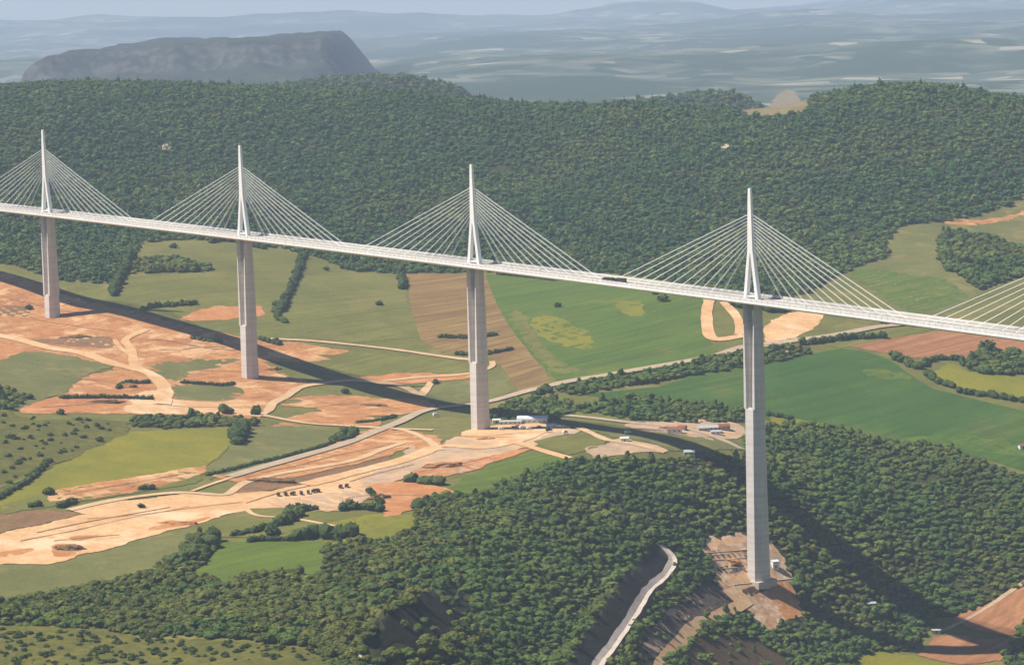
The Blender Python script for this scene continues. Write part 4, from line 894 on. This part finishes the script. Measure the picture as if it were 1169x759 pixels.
# ------------------------------------------------------------------ small things
WHITE = plain_mat('white_paint', (226, 224, 218), None, 2, .5); DARKP = plain_mat('dark_paint', (56, 52, 48), None, 1, .5); YEL = plain_mat('ochre_paint', (120, 92, 50), (92, 72, 44), 1, .6)
GLASS = plain_mat('dark_glass', (40, 48, 56), None, 1, .15, .6); TYRE = plain_mat('tyre_rubber', (30, 30, 30), None, 1, .9); REDR = plain_mat('roof_tile', (146, 84, 62), (120, 70, 54), 1.2, .9); GREYR = plain_mat('grey_sheet_roof', (176, 178, 178), (150, 152, 154), 2, .5)
BLUEW = plain_mat('pale_blue_sheet', (206, 212, 216), None, 2, .5)
def at(x, y): g = ground([x], [y])[0]; return Vector(g)
def wheels(parent, xs, y, r):
    for x in xs:
        for sy in (-1, 1):
            w = MB().tube((x, sy*y - .18, r), (x, sy*y + .18, r), r, k=10).build('wheel', TYRE, parent); MB().tube((x, sy*y - .2, r), (x, sy*y + .2, r), r*.45, k=8).build('rim', WHITE, w)
def car(loc, rz, mat, lb, cat='car', van=False, s=1., tilt=None, name=None):
    t = empty(name or ('van' if van else 'car'), loc, rz); t.scale = (s, s, s)
    L, Wd, Hh = (5.4, 2., 2.2) if van else (4.3, 1.75, 1.45)
    m = MB(); sec = [(-L/2, .35), (-L/2, Hh*.62), (-L*.46, Hh*.95 if van else Hh*.68), (-L*.28 if not van else -L*.4, Hh), (L*.12, Hh), (L*.28, Hh*.62), (L*.47, Hh*.52), (L/2, .35)]
    m.loft([[(x, k*Wd/2*(1 if z < Hh*.7 else .86), z) for x, z in sec] for k in (-1, 1)]); b = m.build('body', mat, t)
    m = MB(); m.loft([[(x, k*(Wd/2*.93), z) for x, z in ((-L*.30, Hh*.66), (-L*.24, Hh*.92), (L*.10, Hh*.92), (L*.21, Hh*.66))] for k in (-1, 1)]); m.build('window', GLASS, t)
    for k in (-1, 1): MB().box((L/2, k*Wd*.34, .68), (.08, .36, .18)).build('headlight', WHITE, t)
    wheels(t, (-L*.31, L*.31), Wd/2 - .1, .33); tag(t, lb, cat); return t
def dumper(loc, rz, lb, gp=None, s=1.):
    t = empty('dump_truck', loc, rz); t.scale = (s, s, s)
    MB().box((0, 0, 1.15), (7.6, 1.5, .5)).build('chassis', DARKP, t)
    c = MB(); c.loft([[(x, y, z) for x, y in ((2.0, -1.2), (3.8, -1.2), (3.8, 1.2), (2.0, 1.2))] for z in (1.2, 2.2)] + [[(x, y, 3.1) for x, y in ((2.1, -1.1), (3.4, -1.1), (3.4, 1.1), (2.1, 1.1))]]); cb = c.build('cab', YEL, t)
    MB().box((3.66, 0, 2.6), (.12, 1.9, .6)).build('windscreen', GLASS, cb)
    m = MB(); m.loft([[(-3.9, -1.3, 1.6), (1.7, -1.3, 1.6), (1.7, 1.3, 1.6), (-3.9, 1.3, 1.6)], [(-4.3, -1.5, 3.), (1.8, -1.5, 3.1), (1.8, 1.5, 3.1), (-4.3, 1.5, 3.)]]); m.box((2.3, 0, 3.2), (1.3, 2.9, .15)); m.build('dump_bed', DARKP, t)
    wheels(t, (-3., -1.7, 2.7), 1.25, .62); tag(t, lb, 'dump truck', gp); return t
drow = [(318, 566.5), (326, 566), (334.5, 565.5), (344, 565), (352, 564), (358.5, 562.5), (363, 562), (389, 557.5), (396, 556.5)]
for i, (x, y) in enumerate(drow):
    p = at(x, y); lb = 'dark earthmoving truck parked in the row on the pale sand platform' if i < 7 else ('left truck of the pair parked apart on the gravel' if i == 7 else 'right truck of the pair parked apart on the gravel')
    dumper((p.x, p.y, p.z + .5), math.atan2(UD[1], UD[0]) + .35*math.sin(i*2.3), lb, 'earthmoving trucks parked in a row' if i < 7 else None, .8)
# buildings
def shed(loc, rz, L, Wd, Hh, wall, roof, lb, cat='shed', name='site_shed', arch=False):
    t = empty(name, loc, rz); m = MB(); m.box((0, 0, Hh/2 - 1), (L, Wd, Hh + 2)); m.build('wall', wall, t)
    m = MB(); e = .35
    if arch:
        n = 8; prof = [(Wd/2*math.cos(math.pi*i/n)*1.04, Hh + Wd*.28*math.sin(math.pi*i/n)) for i in range(n+1)]; m.loft([[(x, y, z) for y, z in prof] for x in (-L/2-e, L/2+e)])
    else:
        r = Wd*.22; m.loft([[(x, y, z) for y, z in ((-Wd/2-e, Hh+.02), (Wd/2+e, Hh+.02), (0, Hh+r))] for x in (-L/2-e, L/2+e)])
    m.build('roof', roof, t)
    for k in range(max(1, int(L/4))):
        x = -L/2 + (k+.5)*L/max(1, int(L/4))
        if k == 0: MB().box((x, -Wd/2 - .04, 1.05), (1., .08, 2.1)).build('door', DARKP, t)
        else:
            f = MB().box((x, -Wd/2 - .03, Hh*.58), (1.4, .07, 1.)).build('window', GLASS, t)
    tag(t, lb, cat); return t
def put(x, y, rz_px, *a, **k):
    p = at(x, y); return shed((p.x, p.y, p.z + .3), rz_px, *a, **k)
RZ = math.atan2(VD[1], VD[0])                          # parallel to the picture's horizon: most of the site faces the road
put(567, 483, RZ + .1, 7, 4, 3, WHITE, WHITE, 'small white site hut beside the base of the tall pier', 'site hut', 'site_hut')
put(583, 484.5, RZ - .1, 20, 5, 2.8, WHITE, GREYR, 'long low white site office between the hut and the arched hall', 'site office', 'site_office')
put(608, 482.5, RZ - .12, 27, 11, 3.2, WHITE, BLUEW, 'arched pale hall under the viaduct beside the tall pier', 'hall', 'arched_hall', arch=True)
put(630, 488.5, RZ - .2, 9, 5, 3, BLUEW, GREYR, 'small grey blue shed at the right end of the arched hall', 'shed')
put(713, 504, RZ, 7, 5, 3, WHITE, WHITE, 'white hut on the sand beside the bridge shadow', 'hut', 'site_hut')
put(770, 494, RZ - .1, 13, 8, 3.6, WHITE, REDR, 'white house with reddish roof on the clearing left of the tallest pier', 'house', 'house')
put(779, 491, RZ - .5, 7, 6, 3, CONC2, REDR, 'small red roofed annex behind the white house', 'annex', 'house_annex')
put(808, 492, RZ + .1, 18, 9, 3.4, CONC2, GREYR, 'wide grey roofed workshop on the clearing', 'workshop', 'workshop')
put(825, 490.5, RZ + .2, 12, 8, 3.6, CONC2, REDR, 'dark red roofed barn right of the grey workshop', 'barn', 'barn')
put(817, 496, RZ, 9, 5, 2.8, WHITE, GREYR, 'low white store in front of the workshop and the barn', 'store', 'store_building')
put(787, 519.5, RZ, 9, 7, 3, CONC2, GREYR, 'lone grey hut at the edge of the wood', 'hut', 'grey_hut')
put(884.5, 648, RZ + .3, 5, 5, 5.5, WHITE, WHITE, 'white cabin stack tight behind the tallest pier base', 'cabin', 'site_cabin')
put(994, 736, RZ + .2, 10, 6, 3.2, CONC2, GREYR, 'small house with pale roof among the trees at lower right', 'house', 'small_house') if False else put(994, 693, RZ + .2, 8, 5, 3.4, REDR, GREYR, 'small house with pale grey roof and reddish walls in the lower right wood', 'house', 'small_house')
put(1167, 512, RZ + .2, 6, 5, 3.2, WHITE, REDR, 'tiny house at the right edge of the deep green field', 'house', 'tiny_house')
put(1069, 722, RZ - .15, 7, 3.4, 2.2, CONC2, GREYR, 'small grey shed at the roadside beside the red brown fields', 'shed', 'roadside_shed')
for i, (x, y, rz, mt, lb, van) in enumerate([(588, 491, .2, DARKP, 'dark van parked in front of the long site office', True), (597, 490.5, .4, WHITE, 'white van parked below the arched hall', True), (604, 491, .3, WHITE, 'white car right of the white van below the arched hall', False), (616, 489.5, .2, DARKP, 'dark car below the right end of the arched hall', False),
        (627, 493.5, .6, DARKP, 'dark van near the small grey blue shed', True), (639, 489, .1, WHITE, 'white car right of the small grey blue shed', False), (572, 491.5, .2, WHITE, 'white car just right of the tall pier base', False), (717, 496, .3, BLUEW, 'pale van inside the bridge shadow above the white hut', True), (592, 488.5, .1, BLUEW, 'pale car close to the site office front', False),
        (498, 476, .5, WHITE, 'white van on the main road left of the tall pier', True), (645, 496, .9, WHITE, 'white van on the sand right of the sheds', True)]):
    p = at(x, y); car((p.x, p.y, p.z + 1.3), RZ + rz, mt, lb, 'van' if van else 'car', van, 1.15)
# traffic on the deck
def on_deck(px_, lane):
    best = min(np.arange(-420, 1300, 1.), key=lambda s: abs(project(*bp(s))[0] - px_)); p = bp(best); t = bt(best); c = Vector((t.y, -t.x, 0)).normalized(); return p + c*lane + Vector((0, 0, .09)), math.atan2(t.y, t.x)
def lorry(px_, lane, cabm, boxm, lb):
    p, a = on_deck(px_, lane); t = empty('lorry', p, a)
    MB().box((0, 0, .95), (13, 2., .4)).build('chassis', DARKP, t); MB().box((-1.4, 0, 2.6), (10.2, 2.5, 2.8)).build('cargo_box', boxm, t)
    c = MB().box((5.2, 0, 2.1), (2.3, 2.4, 2.6), taper=.93).build('cab', cabm, t); MB().box((6.33, 0, 2.6), (.1, 2., .8)).build('windscreen', GLASS, c); wheels(t, (-5, -3.8, 2.2, 5.3), 1.1, .5); tag(t, lb, 'lorry')
lorry(702, -7.5, DARKP, DARKP, 'left one of the two dark lorries on the deck between the two tallest piers')
lorry(712, -4., DARKP, DARKP, 'right one of the two dark lorries on the deck between the two tallest piers')
for px_, lane, mt, lb in [(925, -7.5, WHITE, 'white van on the deck right of the tallest pier'), (610, 5, WHITE, 'white car on the deck right of the second tallest pier')]:
    p, a = on_deck(px_, lane); car(p, a, mt, lb, 'van' if 'van' in lb else 'car', 'van' in lb)

# rocks near the lower left edge of the wood and along the cutting
ROCK = plain_mat('pale_rock', (196, 176, 150), (150, 134, 116), 1.5, .95, .1)
def boulder(name, x, y, s, lb, seed, mat=ROCK):
    p = at(x, y); bm = bmesh.new(); r = random.Random(seed); o = Vector((seed*3.1, 0, 0))
    for v in bmesh.ops.create_icosphere(bm, subdivisions=3, radius=1)['verts']:
        n = 1 + .5*mnoise.noise(v.co*1.2 + o) + .22*mnoise.noise(v.co*3.5 + o); v.co = Vector((round(v.co.x*n*4)/4*.4 + v.co.x*n*.6, v.co.y*n, v.co.z*n))*s
    me = bpy.data.meshes.new(name); bm.to_mesh(me); bm.free(); me.materials.append(mat); ob = bpy.data.objects.new(name, me); ob.location = (p.x, p.y, p.z + s*.25); link(ob); tag(ob, lb, 'rock')
boulder('rock_outcrop', 372, 747, 3.2, 'pale tan rock outcrop at the bottom between scrubland and wood', 1)
boulder('rock_outcrop', 410, 740, 2.8, 'pale grey rock below the left end of the dark cliff', 2)
boulder('rock_outcrop', 413, 752, 2.2, 'smallest pale rock at the bottom edge under the cliff', 3)
boulder('rock_outcrop', 190, 172, 7, 'small pale rock face high in the hillside forest, left of the middle', 4)
boulder('rock_outcrop', 829, 172, 6, 'small pale rock face in the hillside forest right above the tallest mast', 5)
SPOIL = E_['earth']; SPOILD = E_['earth_dark']
for i, (sec, a, b, L, wd, hh, lb) in enumerate([('L0', 250, 395, 30, 10, 3, 'brown spoil heap beside the sand track under the leftmost pier'), ('L0', 420, 560, 22, 9, 3.5, 'spoil heap in the bend of the sand track'), ('L0', 330, 612, 40, 7, 2.5, 'long spoil bank below the straight hedge'), ('L0', 905, 500, 18, 8, 3, 'spoil heap just right of the second pier base'),
        ('M0', 225, 372, 24, 12, 3.5, 'red brown spoil heap at the left end of the sand platform'), ('M0', 590, 290, 34, 8, 3, 'long low spoil bank in the middle of the sand platform'), ('M0', 900, 150, 46, 8, 4, 'dark earth bank above the row of trucks'), ('M1', 330, 100, 36, 10, 4, 'reddish spoil bank left of the bright green wedge field'),
        ('M1', 130, 205, 18, 9, 4, 'orange mound above the green hedge'), ('M1', 480, 8, 16, 7, 2.5, 'small sand heap in front of the tall pier'), ('L1', 100, 622, 26, 9, 2.5, 'flat spoil heap on the tongue of earth left of the tall pier'), ('M2', 190, 415, 16, 6, 3, 'stony heap on the excavated ground left of the tallest pier'), ('L1', 1080, 700, 14, 6, 2.5, 'rubble heap beside the clearing buildings')]):
    p = at(*PX(sec, [(a, b)])[0]); bm = bmesh.new(); o_ = Vector((i*5.3, 1, 2))
    for v in bmesh.ops.create_icosphere(bm, subdivisions=4, radius=1)['verts']:
        n_ = 1 + .35*mnoise.noise(v.co*2 + o_) + .16*mnoise.noise(v.co*6 + o_); v.co = Vector((v.co.x*L/2*n_, v.co.y*wd/2*n_, v.co.z*hh*n_))
    me_ = bpy.data.meshes.new('spoil_heap'); bm.to_mesh(me_); bm.free(); me_.materials.append(SPOIL if i % 2 else SPOILD); ob = bpy.data.objects.new('spoil_heap', me_); ob.location = (p.x, p.y, p.z - .3); ob.rotation_euler = (0, 0, RZ + .3*math.sin(i)); link(ob); tag(ob, lb, 'spoil heap')
# terraces of blocks at the foot of the tallest pier
for i, (a, b, L, lb) in enumerate([((778, 634), (852, 628), 1, 'upper stone terrace wall left of the tallest pier'), ((788, 642), (852, 637), 1, 'middle stone terrace wall left of the tallest pier'), ((796, 651), (850, 648), 1, 'lower stone terrace wall left of the tallest pier'), ((838, 668), (905, 661), 1, 'concrete retaining wall in front of the tallest pier base')]):
    P = [np.array(at(a[0] + (b[0]-a[0])*t, a[1] + (b[1]-a[1])*t)) for t in np.linspace(0, 1, 9)]; m = MB()
    c = P[4].copy(); R_ = []
    for p in P: R_.append([tuple(p - c + np.array([UD[0]*d, UD[1]*d, z])) for d, z in ((-.7, -2), (-.6, .9), (.6, .9), (.7, -2))])
    m.loft(R_); o = m.build('retaining_wall', ROCK if i < 3 else CONC2, None); o.location = tuple(c); tag(o, lb, 'wall')

# ------------------------------------------------------------------ light, sky, haze
AZ, EL = .72, math.radians(54)
to_sun = Vector((-math.cos(AZ)*math.cos(EL), -math.sin(AZ)*math.cos(EL), math.sin(EL)))
sd = bpy.data.lights.new('sun', 'SUN'); sd.energy = 5; sd.angle = math.radians(.55); sd.color = (1, .93, .83)
so = link(bpy.data.objects.new('sun', sd)); so.rotation_euler = (-to_sun).to_track_quat('-Z', 'Y').to_euler(); so.location = (0, 0, 900)
wd = bpy.data.worlds.new('World'); S.world = wd; wd.use_nodes = True; nt = wd.node_tree
sk = nt.nodes.new('ShaderNodeTexSky'); sk.sky_type = 'NISHITA'; sk.sun_disc = False; sk.sun_elevation = EL; sk.sun_rotation = math.atan2(to_sun.x, to_sun.y); sk.altitude = 800; sk.air_density = 1.; sk.dust_density = .4; sk.ozone_density = 3
nt.links.new(sk.outputs[0], nt.nodes['Background'].inputs[0]); nt.nodes['Background'].inputs[1].default_value = .055
hz = MB(); corners = [uv2xy(u, v) for u, v in ((-3300, -12500), (-3300, 12500), (34500, 12500), (34500, -12500))]
hz.v = [(x, y, z) for z in (-340, 300) for x, y in corners]; hz.f = [(0, 1, 2, 3), (7, 6, 5, 4), (0, 4, 5, 1), (1, 5, 6, 2), (2, 6, 7, 3), (3, 7, 4, 0)]
hm = bpy.data.materials.new('haze_air'); hm.use_nodes = True; hn = hm.node_tree; hn.nodes.clear(); ho = hn.nodes.new('ShaderNodeOutputMaterial'); hv = hn.nodes.new('ShaderNodeVolumePrincipled')
hv.inputs['Color'].default_value = (.60, .735, 1, 1); hv.inputs['Density'].default_value = 4.7e-5; hv.inputs['Anisotropy'].default_value = 0; hn.links.new(hv.outputs[0], ho.inputs['Volume'])
hz.f = [f[::-1] for f in hz.f]; h_o = hz.build('haze', hm); tag(h_o, 'pale blue summer haze over the valley and far hills', 'haze', kind='stuff')
S.view_settings.view_transform = 'Standard'; S.view_settings.look = 'None'; S.view_settings.exposure = .64; S.view_settings.gamma = 1
S.cycles.max_bounces = 6; S.cycles.diffuse_bounces = 1; S.cycles.glossy_bounces = 1; S.cycles.transmission_bounces = 1; S.cycles.volume_bounces = 4; S.cycles.use_denoising = True
S.cycles.caustics_reflective = False; S.cycles.caustics_refractive = False
